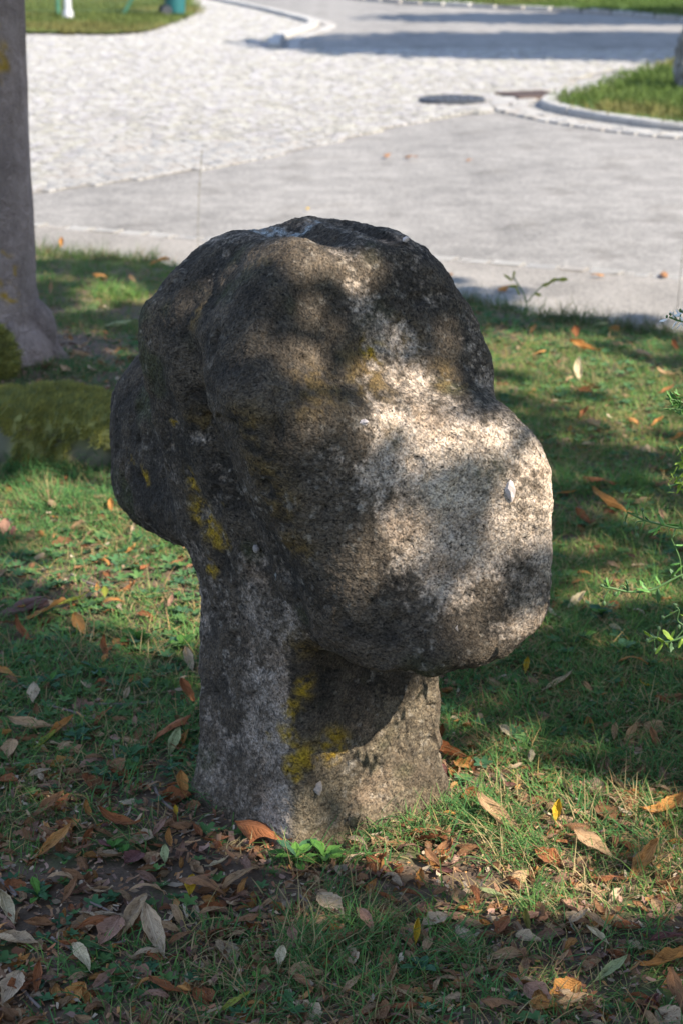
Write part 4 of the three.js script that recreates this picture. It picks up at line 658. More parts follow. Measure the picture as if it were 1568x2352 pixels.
{
  const cells = {}, made = LEAVES.map(q => {
    const [px, py, len, deg, tone, shape, lift] = q, a = G(px, py), L = len * perPx(a) * 1.08, a2 = deg * Math.PI / 180, o = new THREE.Mesh(shapes[shape], leafMats[tone]);
    // a direction seen on the sheet lies foreshortened on the ground
    const sn = Math.sin(Math.atan2(EYE, -a[2])), dx = Math.cos(a2), dz = -Math.sin(a2) / Math.max(sn, 0.32), turn = Math.atan2(-dz, dx), st = Math.min(1.35, Math.hypot(dx, dz));
    shade(o); o.name = named('fallen_leaf'); scene.add(o);
    o.position.set(a[0], groundY(a[0], a[2]) + 0.012 + lift * 0.012, a[2]); o.rotation.set(0, turn, lift * 0.75, 'YXZ'); o.rotateX((hash3(px, py, 1) - 0.5) * 0.7);
    o.scale.set(L * (lift > 0.45 ? 1 : st), L, L * (0.85 + 0.3 * hash3(px, py, 2)));
    const key = `${shape}|${tone}|${zone(px, py)}`; (cells[key] ??= []).push([q, o]); return o;
  });
  const ord = ['', 'second ', 'third ', 'fourth ', 'fifth ', 'sixth '];
  for (const [key, list] of Object.entries(cells)) {
    const [shape, tone, z] = key.split('|'); list.sort((a, b) => b[0][1] - a[0][1]);
    list.forEach(([q, o], i) => tag(o, `${SHAPEWORD[shape]} ${TONEWORD[tone]} fallen leaf ${q[7] ? q[7] + ' ' : ''}${z}` + (list.length > 1 && !q[7] ? `, ${ord[i]}nearest of ${list.length}` : ''), 'leaf', 'larger fallen leaves on the lawn'));
  }
  // small dead leaves between the larger ones
  const r = rng(301), keys = ['brown', 'rust', 'pink', 'tan', 'brown', 'pale', 'orange', 'brown', 'rust', 'purple'], sk = Object.keys(shapes), small = []; let n = 0;
  while (n < 300 - LEAVES.length) {
    const near = r() < 0.62, px = 20 + 1528 * r(), py = near ? 1780 + 560 * r() : 620 + 1160 * Math.pow(r(), 0.6), a = G(px, py), x = a[0], z = a[2];
    if (z < lawnEdge(x) + 0.1 || nearStone(x, z, 0.02) || nearTree(x, z, 0.33) || nearRock(x, z)) continue;
    const p = proj(x, 0, z); if (p[0] > 470 && p[0] < 1255 && p[1] > 500 && p[1] < 1530) continue;
    const tone = keys[Math.floor(r() * keys.length)], sh = sk[Math.floor(r() * sk.length)], L = 0.028 + 0.03 * r(), o = shade(new THREE.Mesh(shapes[sh], leafMats[tone])); o.name = named('small_leaf'); scene.add(o); n++;
    o.position.set(x, groundY(x, z) + 0.006 + 0.008 * r(), z); o.rotation.set((r() - 0.5) * 0.9, r() * 6.28, (r() - 0.5) * 0.7, 'YXZ'); o.scale.setScalar(L);
    let best = null, bd = 1e9; for (const q of LEAVES) { const d = Math.hypot(q[0] - px, (q[1] - py) * 1.5); if (d < bd) { bd = d; best = q; } }
    const side = Math.abs(px - best[0]) > Math.abs(py - best[1]) ? (px < best[0] ? 'left of' : 'right of') : py < best[1] ? 'behind' : 'before';
    small.push([`small ${SHAPEWORD[sh]} ${TONEWORD[tone]} leaf ${side} ${SHAPEWORD[best[5]]} ${TONEWORD[best[4]]} one ${zone(best[0], best[1])}`, o, bd]);
  }
  const by = {}; for (const q of small) (by[q[0]] ??= []).push(q);
  for (const [lab, list] of Object.entries(by)) { list.sort((a, b) => a[2] - b[2]); list.forEach(([, o], i) => tag(o, i ? lab.replace('small', ['', 'second small', 'third small', 'outermost'][i] ?? 'further') : lab, 'leaf', 'small dead leaves on the lawn')); }
  // crumbs of leaves, husks and bits of straw
  const t = tag(thing('leaf_litter'), 'crumbled brown leaf litter between the grass on the lawn', 'leaf litter', null, 'stuff');
  const crumbG = [0, 1, 2].map(k => { const g = new THREE.PlaneGeometry(1, 0.7, 2, 2), p = g.attributes.position; for (let i = 0; i < p.count; i++) p.setXYZ(i, p.getX(i) * (1 + 0.5 * vnoise(i * 3.3, k, 1)), p.getY(i) * (1 + 0.6 * vnoise(i * 2.1, k, 4)), 0.22 * vnoise(i * 1.7, k * 3, 7) + 0.3 * p.getX(i) ** 2); g.rotateX(-Math.PI / 2); g.computeVertexNormals(); return g; });
  const LL = [[], [], []];
  for (let i = 0; i < 60000; i++) {
    const z = -8.3 + 7.1 * Math.pow(r(), 0.7), x = (r() * 2 - 1) * (0.4 + -z * 0.27); if (z < lawnEdge(x) + 0.05 || nearStone(x, z, 0.0) || nearRock(x, z)) continue;
    const near = step(-4.2, -2.9, z), pt = fbm(x * 1.3 + 4, 2, z * 1.3, 3), foot = nearTree(x, z, 0.8) ? 0.5 : 0; if (r() > clamp(0.26 + 0.7 * near + 0.6 * pt + foot)) continue;
    const c = Object.values(TONES)[[0, 1, 1, 2, 4, 1, 11, 3][Math.floor(r() * 8)]], k = 0.3 + 0.5 * r(), s = 0.004 + 0.014 * r() * r();
    LL[Math.floor(r() * 3)].push({ m: M4(x, groundY(x, z) + 0.002 + 0.01 * r(), z, (r() - 0.5) * 1.4, r() * 6.28, (r() - 0.5) * 1.4, s * (1 + r()), s, s * (0.45 + 0.6 * r())), c: c.map(q => q * k) });
  }
  const cm = new THREE.MeshPhysicalMaterial({ roughness: 0.85, transmission: 0.15, thickness: 0, side: THREE.DoubleSide });
  LL.forEach((L, i) => copies('crumbs', crumbG[i], cm, L, t));
  const DL = {};
  for (let i = 0; i < 12000; i++) {
    const z = -8.2 + 6.4 * Math.pow(r(), 0.6), x = (r() * 2 - 1) * (0.4 + -z * 0.27); if (z < lawnEdge(x) + 0.05 || nearStone(x, z, 0.03) || nearRock(x, z)) continue;
    const near = step(-4.2, -2.9, z); if (r() > clamp(0.18 + 0.36 * near + 0.16 * near * step(0.1, -0.3, x) + 0.35 * fbm(x * 1.5 + 8, 2, z * 1.5, 3))) continue;
    const c = TONES[['brown', 'brown', 'tan', 'pink', 'pale', 'rust', 'brown', 'orange', 'tan'][Math.floor(r() * 9)]], k = 0.5 + 0.5 * r(), sh = sk[Math.floor(r() * sk.length)];
    (DL[sh] ??= []).push({ m: M4(x, groundY(x, z) + 0.003, z, (r() - 0.5) * 0.9, r() * 6.28, (r() - 0.5) * 0.7, 0.022 + 0.042 * r()), c: c.map(q => q * k) });
  }
  const dm = new THREE.MeshPhysicalMaterial({ map: veinTex, bumpMap: veinBump, bumpScale: 0.002, roughness: 0.9, specularIntensity: 0.2, transmission: 0.2, thickness: 0, side: THREE.DoubleSide });
  for (const k in DL) copies('dead_leaves', shapes[k], dm, DL[k], t);
  // leaves on the road and path
  for (const [px, py, len, tone, lab] of [[890, 348, 24, 'brown', 'flat brown leaf lying on the near road, left one'], [945, 353, 30, 'brown', 'flat brown leaf lying on the near road beside another'], [1078, 358, 16, 'brown', 'small brown leaf alone on the near road'], [1370, 620, 28, 'orange', 'orange leaf on the gravel path at the right'], [708, 467, 14, 'yellow', 'tiny yellow leaf on the road behind the cross'], [1160, 650, 38, 'orange', 'tan leaf at the lawn edge behind a seedling'], [1035, 616, 18, 'brown', 'brown leaf bit on the path behind the cross'], [1525, 618, 34, 'brown', 'dark brown leaf by the sett row at the right']]) {
    const a = G(px, py), o = shade(new THREE.Mesh(shapes.dome, leafMats[tone])); o.name = named('fallen_leaf'); scene.add(o); o.position.set(a[0], -0.03, a[2]); o.rotation.y = px; o.scale.setScalar(len * perPx(a) * 1.2); tag(o, lab, 'leaf');
  }
}
function proj(x, y, z) { const dy = y - EYE, d = -dy * SP - z * CP; return [784 + x / d / TF * 1176, 1176 - (dy * CP - z * SP) / d / TF * 1176]; }

// ------------------------------------------------------------------ low plants in the lawn
const rosetteMats = [[0.065, 0.17, 0.07], [0.1, 0.25, 0.05], [0.075, 0.18, 0.1], [0.14, 0.32, 0.06]].map(c => new THREE.MeshPhysicalMaterial({ map: veinTex, color: lin(...c), roughness: 0.85, specularIntensity: 0.25, transmission: 0.3, thickness: 0, side: THREE.DoubleSide }));
const herbLeaf = leafGeo({ w: 0.38, bend: -0.7, curl: 0.5, wide: 0.58, twist: 0.1, fold: 0.1, stalk: 0, seed: 20 }); herbLeaf.translate(0.38, 0, 0);
const broadLeaf = leafGeo({ w: 0.6, bend: -0.8, curl: 0.45, wide: 0.55, twist: 0.1, fold: 0.08, stalk: 0, seed: 23 }); broadLeaf.translate(0.38, 0, 0);
{
  const r = rng(401);
  for (const [px, py, size, n, mat, broad, label] of [
    [680, 1990, 125, 9, 3, 0, 'bright green rosette in the sun at the foot of the cross'], [745, 1985, 105, 8, 1, 0, 'second green rosette right beside the bright one at the foot of the cross'], [90, 2070, 90, 9, 0, 0, 'dark green rosette near the left edge in the litter'], [390, 1780, 60, 8, 2, 0, 'bluish rosette just left of the base of the shaft'],
    [205, 2020, 44, 3, 1, 1, 'small rounded green leaf plant left of the yellow leaf'], [150, 1990, 60, 5, 0, 0, 'green plant beside an orange leaf in the left litter'], [965, 2255, 90, 6, 2, 0, 'blue-green rosette in the right front litter'], [100, 2270, 75, 6, 2, 0, 'blue-green rosette among leaves at the lower left'], [590, 2280, 60, 4, 2, 0, 'blue-green seedling at the front below the cross'], [30, 2200, 60, 4, 0, 0, 'dark leafy plant at the lower left edge'],
    [1165, 2320, 60, 4, 1, 0, 'green plant at the bottom edge right of centre'], [210, 2240, 60, 4, 1, 0, 'green seedling with upright leaves at the lower left'], [320, 1480, 75, 10, 1, 1, 'broad-leaved green herb in half shade left of the shaft'], [420, 1490, 65, 8, 1, 1, 'broad-leaved herb close to the left side of the shaft'], [300, 1760, 80, 8, 0, 0, 'dark rosette between twigs left of the shaft'], [180, 1720, 70, 7, 2, 0, 'bluish rosette behind a yellow-green leaf at the left'],
    [220, 1560, 70, 8, 2, 0, 'bluish rosette in the shaded ground left of the shaft'], [120, 1590, 70, 7, 2, 0, 'bluish rosette next to a pale leaf at the left edge'], [330, 1590, 60, 7, 2, 0, 'bluish rosette midway between the shaft and the left edge'], [60, 1540, 60, 7, 0, 0, 'dark rosette by the rust leaf at the left edge'], [1440, 1800, 60, 5, 2, 0, 'narrow-leaved bluish plant right of the foot of the cross'], [1340, 1480, 60, 9, 0, 1, 'broad-leaved dark herb in the grass right of the near arm'],
    [1430, 1500, 60, 8, 0, 1, 'broad-leaved herb by the curved orange leaf on the right'], [1380, 1420, 70, 8, 2, 1, 'bluish broad-leaved herb behind the other herbs on the right'], [1300, 1680, 60, 4, 2, 0, 'narrow green seedling right of the shaft'], [250, 1880, 50, 5, 1, 0, 'small green rosette in the left litter behind twigs'], [260, 1965, 55, 8, 1, 1, 'clover-like tuft left of the pale green leaf'], [285, 1975, 45, 7, 1, 1, 'clover-like tuft beside the first at the left'],
    [440, 1745, 55, 6, 2, 0, 'bluish rosette touching the left edge of the shaft base'], [1360, 1660, 40, 5, 0, 0, 'little dark rosette in the right grass behind two tan leaves']]) {
    const a = G(px, py), t = tag(thing('rosette_plant', [a[0], groundY(a[0], a[2]), a[2]], r() * 6), label, 'plant', 'low leafy plants in the lawn'), L = size * perPx(a) * 0.62;
    for (let i = 0; i < n; i++) { const o = obj('leaf', broad ? broadLeaf : herbLeaf, rosetteMats[r() < 0.7 ? mat : Math.floor(r() * 4)], t); o.rotation.set(0, i * 2.4 + r() * 0.6, 0.15 + 0.65 * r(), 'YXZ'); o.scale.setScalar(L * (0.65 + 0.5 * r())); o.position.y = 0.004 * i * 0.3; }
  }
  // small ground cover nobody could count
  const cover = mergeGeometries([0, 1, 2, 3, 4].map(i => { const g = new THREE.PlaneGeometry(1, 0.55, 2, 2), p = g.attributes.position; for (let k = 0; k < p.count; k++) p.setXYZ(k, p.getX(k), p.getY(k) * (1 - 1.6 * p.getX(k) ** 2), -0.35 * (p.getX(k) - 0.1) ** 2 + 0.2 * Math.abs(p.getY(k))); g.rotateX(-Math.PI / 2); g.translate(0.5, 0.05, 0); g.applyMatrix4(M4(0, 0, 0, 0, i * 1.3, 0.35, 1)); return g; })); cover.computeVertexNormals();
  const L = [];
  for (let i = 0; i < 26000; i++) {
    const z = -8.2 + 6.2 * r(), x = (r() * 2 - 1) * (0.3 + -z * 0.25); if (z < lawnEdge(x) + 0.1 || nearStone(x, z, 0.01) || nearTree(x, z, 0.4) || nearRock(x, z)) continue;
    const left = step(0.1, -0.4, x) * step(-3.0, -3.4, z) * step(-5.4, -4.4, z), rt = step(0.25, 0.5, x) * step(-3.2, -3.6, z), pt = fbm(x * 2.2 + 11, 1, z * 2.2, 3); if (r() > clamp(0.06 + 0.5 * left + 0.35 * rt + 0.5 * pt)) continue;
    const k = 0.75 + 0.5 * r(); L.push({ m: M4(x, groundY(x, z) + 0.012 * r(), z, (r() - 0.5) * 0.5, r() * 6.28, (r() - 0.5) * 0.5, 0.009 + 0.013 * r()), c: mix([0.06 * k, 0.15 * k, 0.075 * k], [0.1 * k, 0.19 * k, 0.05 * k], r()) });
  }
  const g = copies('ground_cover', cover, grassMat, L); tag(g, 'small bluish green creeping herbs between the grass', 'ground cover');
}

// ------------------------------------------------------------------ twigs, bark, a thin stalk
const twigMat = new THREE.MeshStandardMaterial({ color: lin(0.17, 0.13, 0.11), roughness: 0.9 }), stalkMat = new THREE.MeshStandardMaterial({ color: lin(0.16, 0.14, 0.08), roughness: 0.9 });
const tube = (pts, r0, n = 14) => new THREE.TubeGeometry(new THREE.CatmullRomCurve3(pts.map(p => new THREE.Vector3(...p))), n, r0, 6);
const lay = (list, lift = 0.008) => list.map(([px, py, h = 0]) => { const a = G(px, py); return [a[0], groundY(a[0], a[2]) + lift + h, a[2]]; });
for (const [pts, rad, label] of [
  [[[165, 1330], [195, 1350], [235, 1365]], 0.0035, 'short grey twig in the grass left of the shaft'], [[[110, 1640], [180, 1660], [235, 1680]], 0.003, 'thin twig behind the tan leaf at the left'], [[[225, 1632], [300, 1625], [355, 1615]], 0.003, 'thin twig lying crosswise left of the shaft'], [[[352, 1810], [372, 1850], [412, 1882]], 0.003, 'curved twig left of the stone foot behind a small yellow leaf'],
  [[[262, 1728], [268, 1760], [290, 1780]], 0.0025, 'bent grey twig beside bluish rosettes at the left'], [[[120, 2165], [190, 2205], [290, 2190]], 0.003, 'long twig between curled leaves at the lower left'], [[[205, 2085], [250, 2110], [275, 2125]], 0.0022, 'short twig left of the yellow leaf'], [[[0, 2030], [20, 2045], [40, 2068]], 0.004, 'dark twig at the left edge in the litter'], [[[20, 2230], [60, 2290], [95, 2330]], 0.0025, 'pale straw-like twig at the lower left corner'], [[[690, 2070], [720, 2100], [745, 2140]], 0.0025, 'twig in the litter just before the stone'],
]) tag(obj('twig', tube(lay(pts), rad), twigMat), label, 'twig');
{ const a = G(58, 1412), t = lumpGeo([0.055, 0.013, 0.02], 10, 0.45, 14, () => [0.12, 0.065, 0.055]); const o = obj('bark_piece', t, mossMat); o.position.set(a[0], groundY(a[0], a[2]) + 0.015, a[2]); o.rotation.set(0, 0.5, 0.15); tag(o, 'dark purplish piece of bark at the left edge behind an orange leaf', 'bark'); }
{ // seeding grass stalks that stand against the road
  const up = (px, py, ht, lean, label) => { const a = G(px, py), y = groundY(a[0], a[2]), g = mergeGeometries([tube([[a[0], y, a[2]], [a[0] + lean * 0.3, y + ht * 0.5, a[2]], [a[0] + lean, y + ht, a[2]]], 0.0013), ...[0.6, 0.7, 0.8, 0.9, 1].map(q => { const e = new THREE.SphereGeometry(0.0032, 6, 4); e.scale(0.7, 2.4, 0.7); e.translate(a[0] + lean * q * q, y + ht * q, a[2]); return e; })]); tag(obj('grass_stalk', g, stalkMat), label, 'grass stalk'); };
  up(455, 590, 0.5, 0.03, 'thin brown seeding grass stalk standing behind the cross against the road'); up(1553, 725, 0.42, 0.02, 'tall brown grass stalk at the right edge against the path');
}

// ------------------------------------------------------------------ weeds growing in from the right
const weedMats = { stem: [0.1, 0.2, 0.05], leaf: [0.09, 0.24, 0.035], dark: [0.06, 0.14, 0.04], bright: [0.27, 0.4, 0.03], pod: [0.09, 0.17, 0.055], white: [0.8, 0.82, 0.8] };  // bright is a yellow-green raised so the colour itself carries sunlight
for (const k in weedMats) weedMats[k] = new THREE.MeshPhysicalMaterial({ color: lin(...weedMats[k]), roughness: 0.6, transmission: 0.25, thickness: 0, side: THREE.DoubleSide });
function at(px, py, z) { const a = (px - 784) / 1176 * TF, v = -(py - 1176) / 1176 * TF, dy = v * CP - SP, dz = -(CP + v * SP), t = z / dz; return [a * t, EYE + dy * t, z]; }
const weedLeaf = (() => { const g = leafGeo({ w: 0.5, bend: 0.5, curl: 0.4, wide: 0.42, twist: 0.3, fold: 0.2, stalk: 0, seed: 31 }); g.translate(0.38, 0, 0); return g; })(), pod = new THREE.SphereGeometry(1, 10, 8);
function weed(name, label, z, stems, leaves, pods, leafMat = 'leaf', podMat = 'pod') {
  const pts = stems.map(s => s.map(([x, y, dz = 0]) => at(x, y, z + dz))), root = pts[0][0], t = tag(thing(name, [root[0], 0, root[2]]), label, 'plant'), loc = p => [p[0] - root[0], p[1], p[2] - root[2]];
  pts.forEach((s, i) => obj('stem', tube(s.map(loc), i ? 0.0011 : 0.0017, 24), weedMats.stem, t));
  const r = rng(label.length * 7);
  for (const s of pts.slice(0, 1)) for (let i = 0; i < 9; i++) { const c = new THREE.CatmullRomCurve3(s.map(p => new THREE.Vector3(...loc(p)))).getPoint(0.25 + 0.65 * i / 9), o = obj('leaf', weedLeaf, weedMats[i % 3 ? leafMat : 'dark'], t); o.position.copy(c); o.rotation.set((r() - 0.5) * 1.4, (r() - 0.5) * 1.2, (i % 2 ? 1 : -1) * (0.7 + r()) + Math.PI, 'ZYX'); o.scale.setScalar((0.012 + 0.012 * r()) * (1.3 - i * 0.05)); }
  for (const [x, y, len, deg] of leaves) { const p = loc(at(x, y, z)), o = obj('leaf', weedLeaf, weedMats[leafMat], t); o.position.set(...p); o.rotation.set((r() - 0.5) * 1.2, (r() - 0.5) * 1.0, deg * Math.PI / 180, 'ZYX'); o.scale.setScalar(len * perPx(at(x, y, z))); }
  for (const [x, y, len, deg] of pods) { const p = loc(at(x, y, z)), s = len * perPx(at(x, y, z)) * 0.5, o = obj('seed_pod', pod, weedMats[podMat], t); o.position.set(...p); o.scale.set(s * 0.68, s, s * 0.68); o.rotation.z = deg * Math.PI / 180; }
  return t;
}
const Zw = -2.85;
weed('chickweed', 'chickweed stem with hanging seed pods reaching in from the right beside the cross head', Zw, [[[1640, 1330], [1600, 1225], [1540, 1210], [1480, 1195], [1440, 1176]], [[1478, 1194], [1472, 1168]], [[1478, 1196], [1460, 1200], [1460, 1228]], [[1517, 1203], [1512, 1180]], [[1440, 1176], [1434, 1200]], [[1570, 1215], [1536, 1212], [1560, 1285], [1563, 1320]]],
  [[1440, 1176, 30, 75], [1438, 1178, 22, 240], [1448, 1180, 22, -15], [1515, 1207, 36, 195], [1512, 1182, 18, 100], [1508, 1182, 14, 190], [1528, 1209, 44, -10], [1566, 1215, 30, 20], [1568, 1250, 22, 170], [1562, 1290, 26, 200]], [[1474, 1171, 11, 10], [1434, 1204, 14, 20], [1461, 1214, 13, 20], [1461, 1230, 12, 10], [1512, 1215, 10, 0], [1565, 1325, 13, 0]]);
weed('chickweed', 'longer chickweed stem with pods and a rounded leaf lower at the right edge', Zw + 0.05, [[[1650, 1420], [1580, 1320], [1530, 1338], [1500, 1354], [1450, 1360], [1400, 1350], [1385, 1348]], [[1400, 1350], [1388, 1372], [1386, 1384]], [[1440, 1358], [1428, 1345], [1415, 1362]], [[1394, 1349], [1384, 1340]], [[1396, 1348], [1391, 1338]]],
  [[1542, 1328, 40, 50], [1494, 1356, 36, 165], [1452, 1360, 14, 30], [1396, 1350, 22, 60], [1432, 1345, 14, 60], [1440, 1345, 12, 120]], [[1386, 1386, 13, 0], [1412, 1364, 12, -30], [1382, 1345, 11, 70], [1389, 1335, 9, 30], [1511, 1336, 8, 80]]);
weed('chickweed', 'bright sunlit chickweed sprig low at the right edge', Zw + 0.1, [[[1660, 1560], [1590, 1460], [1548, 1470], [1520, 1475], [1500, 1462], [1488, 1470]], [[1548, 1470], [1570, 1440], [1555, 1425], [1558, 1400], [1545, 1390]], [[1508, 1466], [1510, 1450]], [[1500, 1462], [1504, 1490]], [[1558, 1400], [1525, 1418]], [[1530, 1476], [1540, 1490]]],
  [[1540, 1470, 26, 60], [1520, 1474, 18, -30], [1536, 1410, 14, 20], [1560, 1412, 18, -40], [1528, 1480, 18, -60]], [[1512, 1444, 12, 0], [1486, 1472, 13, 20], [1503, 1493, 11, 0], [1521, 1418, 11, 40], [1549, 1389, 12, 70], [1541, 1489, 12, 70], [1558, 1440, 12, 0]], 'bright', 'pod');  // sunlight on this sprig is put into its lighter leaf colour
{
  const buds = (cx, cy, n, sx, sy, seed) => { const r = rng(seed); return [...Array(n)].map(() => [cx + (r() - 0.5) * sx, cy + (r() - 0.5) * sy, 13 + 9 * r(), r() * 360]); };
  weed('goldenrod', 'yellow-green flower spike leaning in at the right edge beside the far arm height', Zw - 0.05, [[[1680, 1320], [1600, 1170], [1570, 1110], [1535, 1118]], [[1580, 1130], [1572, 1060], [1550, 1020]]], [...buds(1552, 1112, 20, 44, 36, 1), ...buds(1560, 1068, 18, 26, 36, 2), ...buds(1564, 1030, 8, 18, 20, 3)], [], 'bright');
  weed('goldenrod', 'green budding spike at the right edge above the yellow-green one', Zw - 0.08, [[[1690, 1200], [1610, 960], [1560, 922], [1528, 916]], [[1590, 945], [1555, 940], [1535, 938]]], [...buds(1550, 912, 16, 44, 14, 4), ...buds(1556, 938, 14, 40, 14, 5), [1560, 926, 30, 190]], [], 'leaf');
}
{ // white umbel and a grass blade
  const t = weed('flowering_weed', 'small white-flowered weed at the right edge by the path', Zw - 0.1, [[[1700, 1100], [1620, 800], [1575, 742], [1552, 735], [1536, 728]], [[1560, 737], [1562, 716]], [[1575, 742], [1572, 712]]], [], [[1530, 727, 8, 0], [1538, 722, 8, 40], [1561, 713, 9, 0], [1566, 716, 8, 0], [1571, 710, 8, 20]], 'white', 'pod');
  const root = at(1700, 1100, Zw - 0.1);
  for (const [x, y, len, deg] of [[1548, 728, 20, 30], [1560, 726, 18, 160], [1530, 732, 18, 200], [1562, 744, 22, -60], [1566, 720, 16, 80], [1545, 722, 14, 130]]) { const p = at(x, y, Zw - 0.1), o = obj('petal', weedLeaf, weedMats.white, t); o.position.set(p[0] - root[0], p[1], p[2] - root[2]); o.rotation.z = deg * Math.PI / 180; o.rotation.x = 0.5; o.scale.setScalar(len * perPx(p)); }
  const b0 = at(1640, 860, Zw - 0.1), b1 = at(1524, 795, Zw - 0.1), g = bladeGeo(Math.hypot(b1[0] - b0[0], b1[1] - b0[1]), 0.011, 0.25, 8); g.computeVertexNormals();
  const o = obj('blade', g, weedMats.leaf, t); o.position.set(b0[0] - root[0], b0[1], b0[2] - root[2]); o.rotation.z = Math.atan2(-(b1[0] - b0[0]), b1[1] - b0[1]); o.rotation.y = 0.5;
}
{ // seedling at the edge of the path
  const a = G(1205, 722), t = tag(thing('seedling', [a[0], groundY(a[0], a[2]), a[2]]), 'yellow-green seedling at the lawn edge before the gravel path right of the cross', 'plant');
  obj('stem', mergeGeometries([tube([[0, 0, 0], [0, 0.08, 0], [-0.05, 0.17, 0]], 0.003), tube([[0, 0.06, 0], [0.06, 0.13, 0], [0.13, 0.16, 0]], 0.0025)]), weedMats.stem, t);
  for (const [x, y, l, d] of [[-0.02, 0.1, 0.1, 110], [-0.05, 0.16, 0.08, 140], [-0.05, 0.16, 0.08, 80], [0.06, 0.13, 0.07, 20], [0.09, 0.145, 0.07, 30], [0.12, 0.155, 0.08, 0], [-0.03, 0.14, 0.07, 190], [0.03, 0.1, 0.06, -20]]) { const o = obj('leaf', weedLeaf, leafMats.lime, t); o.position.set(x, y, 0); o.rotation.z = d * Math.PI / 180; o.rotation.x = 0.6; o.scale.setScalar(l * 0.62); }
}

// ------------------------------------------------------------------ things across the road
const iron = new THREE.MeshStandardMaterial({ color: lin(0.055, 0.06, 0.07), roughness: 0.55, metalness: 0.4, bumpMap: grainBump, bumpScale: 0.003 });
{
  const a = G(1037, 223), t = tag(thing('manhole_cover', [a[0], -0.026, a[2]]), 'round dark iron manhole cover in the cobbles', 'manhole cover');
  const lid = obj('lid', new THREE.CylinderGeometry(0.235, 0.235, 0.03, 40), iron, t); const ring = obj('frame', new THREE.TorusGeometry(0.255, 0.018, 8, 48), iron, t); ring.rotation.x = Math.PI / 2; ring.position.y = 0.004;
  const ribs = []; for (let i = -3; i <= 3; i++) for (let j = -3; j <= 3; j++) if (i * i + j * j < 9.5) { const b = new THREE.BoxGeometry(0.04, 0.008, 0.04); b.translate(i * 0.062, 0.018, j * 0.062); ribs.push(b); } obj('tread', mergeGeometries(ribs), iron, t);
  const d = G(1218, 210), u = tag(thing('drain_grate', [d[0], -0.03, d[2]], 0.4), 'rusty brown drain grate at the tip of the island kerb', 'drain'), rusty = new THREE.MeshStandardMaterial({ color: lin(0.09, 0.06, 0.05), roughness: 0.9 });
  for (const s of [-1, 1]) { const o = obj('frame', new THREE.BoxGeometry(0.46, 0.03, 0.03), rusty, u); o.position.z = s * 0.2; } for (let i = 0; i < 9; i++) { const o = obj('bar', new THREE.BoxGeometry(0.025, 0.028, 0.37), rusty, u); o.position.x = -0.2 + i * 0.05; }
  const pit = obj('pit', new THREE.BoxGeometry(0.44, 0.02, 0.38), new THREE.MeshStandardMaterial({ color: lin(0.03, 0.024, 0.02), roughness: 1 }), u); pit.position.y = -0.014;
}
{ // boulder at the right edge of the island
  const a = G(1572, 208), t = tag(thing('boulder', [a[0] + 0.13, 0.0, a[2]]), 'grey boulder on the grass island at the right edge', 'boulder');
  const g = lumpGeo([0.22, 0.36, 0.22], 20, 0.3, 5, (x, y, z) => mix([0.07, 0.065, 0.06], [0.3, 0.29, 0.27], clamp(0.4 + 0.9 * fbm(x * 4, y * 4, z * 4 + 3, 4)))); g.translate(0, 0.2, 0); obj('rock', g, mossMat, t);
}
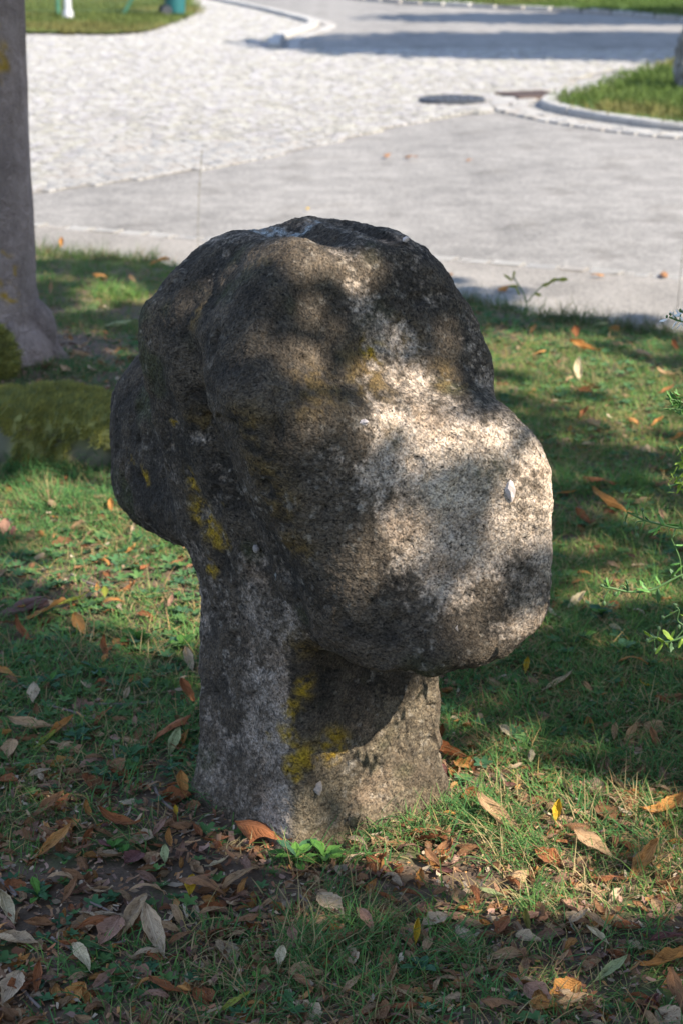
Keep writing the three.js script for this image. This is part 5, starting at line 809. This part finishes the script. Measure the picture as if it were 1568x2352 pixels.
{ // fence, lamp post, bin and hedge at the far left
  const greenP = new THREE.MeshStandardMaterial({ color: lin(0.05, 0.16, 0.1), roughness: 0.5 }), teal = new THREE.MeshStandardMaterial({ color: lin(0.015, 0.1, 0.105), roughness: 0.45 }), grey = new THREE.MeshStandardMaterial({ color: lin(0.5, 0.5, 0.52), roughness: 0.5, metalness: 0.2 });
  const wire = new THREE.MeshStandardMaterial({ color: lin(0.1, 0.2, 0.12), roughness: 0.6 }), zf = -26.7;
  const f = tag(thing('fence', [0, 0, zf]), 'green wire mesh fence on posts along the far lawn', 'fence');
  for (const x of [-13, -9.9, -6.85, -3.83]) { const o = obj('post', new THREE.CylinderGeometry(0.03, 0.03, 1.5, 12), greenP, f); o.position.set(x, 0.75, 0); obj('cap', new THREE.SphereGeometry(0.034, 10, 6), greenP, o).position.y = 0.75; }
  const br = obj('brace', new THREE.CylinderGeometry(0.025, 0.025, 1.3, 10), greenP, f); br.position.set(-2.62, 0.55, 0); br.rotation.z = -0.55;
  const end = obj('post', new THREE.CylinderGeometry(0.04, 0.04, 1.6, 12), greenP, f); end.position.set(-2.3, 0.8, -0.05);
  const W = []; for (let k = 0; k < 11; k++) { const c = new THREE.CylinderGeometry(0.0016, 0.0016, 10.7, 4); c.rotateZ(Math.PI / 2); c.translate(-7.65, 0.06 + k * 0.13, 0.03); W.push(c); } for (let k = 0; k < 214; k++) { const c = new THREE.CylinderGeometry(0.0014, 0.0014, 1.32, 4); c.translate(-13 + k * 0.05, 0.72, 0.03); W.push(c); } obj('wire_mesh', mergeGeometries(W), wire, f);
  const p = G(157, 43), pole = tag(thing('lamp_post', [p[0], 0, p[2]]), 'pale grey metal post standing before the fence', 'post');
  obj('shaft', new THREE.CylinderGeometry(0.04, 0.05, 4.2, 20), grey, pole).position.y = 2.1; obj('foot', new THREE.CylinderGeometry(0.065, 0.075, 0.12, 20), grey, pole).position.y = 0.05; const arm = obj('arm', new THREE.CylinderGeometry(0.025, 0.03, 0.7, 12), grey, pole); arm.position.set(0.3, 4.25, 0); arm.rotation.z = -1.35; const head = obj('lamp_head', new THREE.SphereGeometry(0.16, 16, 10), grey, pole); head.position.set(0.65, 4.32, 0); head.scale.set(1.5, 0.45, 0.8);
  const b = G(400, 37), bin = tag(thing('bin', [b[0], 0, b[2] - 0.2], 0.25), 'dark teal bin at the corner of the far lawn', 'bin');
  obj('body', new THREE.CylinderGeometry(0.2, 0.165, 0.85, 4, 1, false, Math.PI / 4).toNonIndexed(), teal, bin).position.y = 0.45; const lid = obj('lid', new THREE.BoxGeometry(0.34, 0.05, 0.36), teal, bin); lid.position.y = 0.9; for (const s of [-1, 1]) { const w = obj('wheel', new THREE.CylinderGeometry(0.07, 0.07, 0.04, 16), iron, bin); w.rotation.x = Math.PI / 2; w.position.set(-0.13, 0.07, s * 0.13); }
  const h = tag(thing('hedge', [-6.2, 0, -31.6]), 'dark clipped hedge behind the far fence', 'hedge'), r = rng(55), L = [];
  for (let i = 0; i < 1500; i++) L.push({ m: M4((r() - 0.5) * 5.6, r() * 1.3, (r() - 0.5) * 0.9, r() - 0.5, r() * 6.28, r() - 0.5, 0.7 + 0.4 * r()), c: greens(r).map(q => q * 0.6) }); copies('foliage', clump, foliage, L, h);
  for (let i = 0; i < 5; i++) { const o = obj('stem', new THREE.CylinderGeometry(0.02, 0.03, 1, 8), twigMat, h); o.position.set(-2.2 + i * 1.1, 0.5, 0); }
}

// what the pieces of the setting are
for (const [n, label] of Object.entries({ ground: 'level green land out to the horizon', asphalt_road: 'worn pale grey asphalt road behind the lawn', lawn: 'patchy shaded lawn strewn with leaves around the stone cross', path: 'beige gravel path strip between lawn and road', grass_island: 'sunlit grass island with a curved kerb at the right', cobblestone_paving: 'bleached granite cobblestone square left of the road', far_lawn: 'dry sunlit lawn at the far left before the fence', verge: 'sunlit grass verge beyond the far road at the top right' })) { const o = scene.getObjectByName(n); if (o) o.userData.label = label; }
renderer.render(scene, camera);
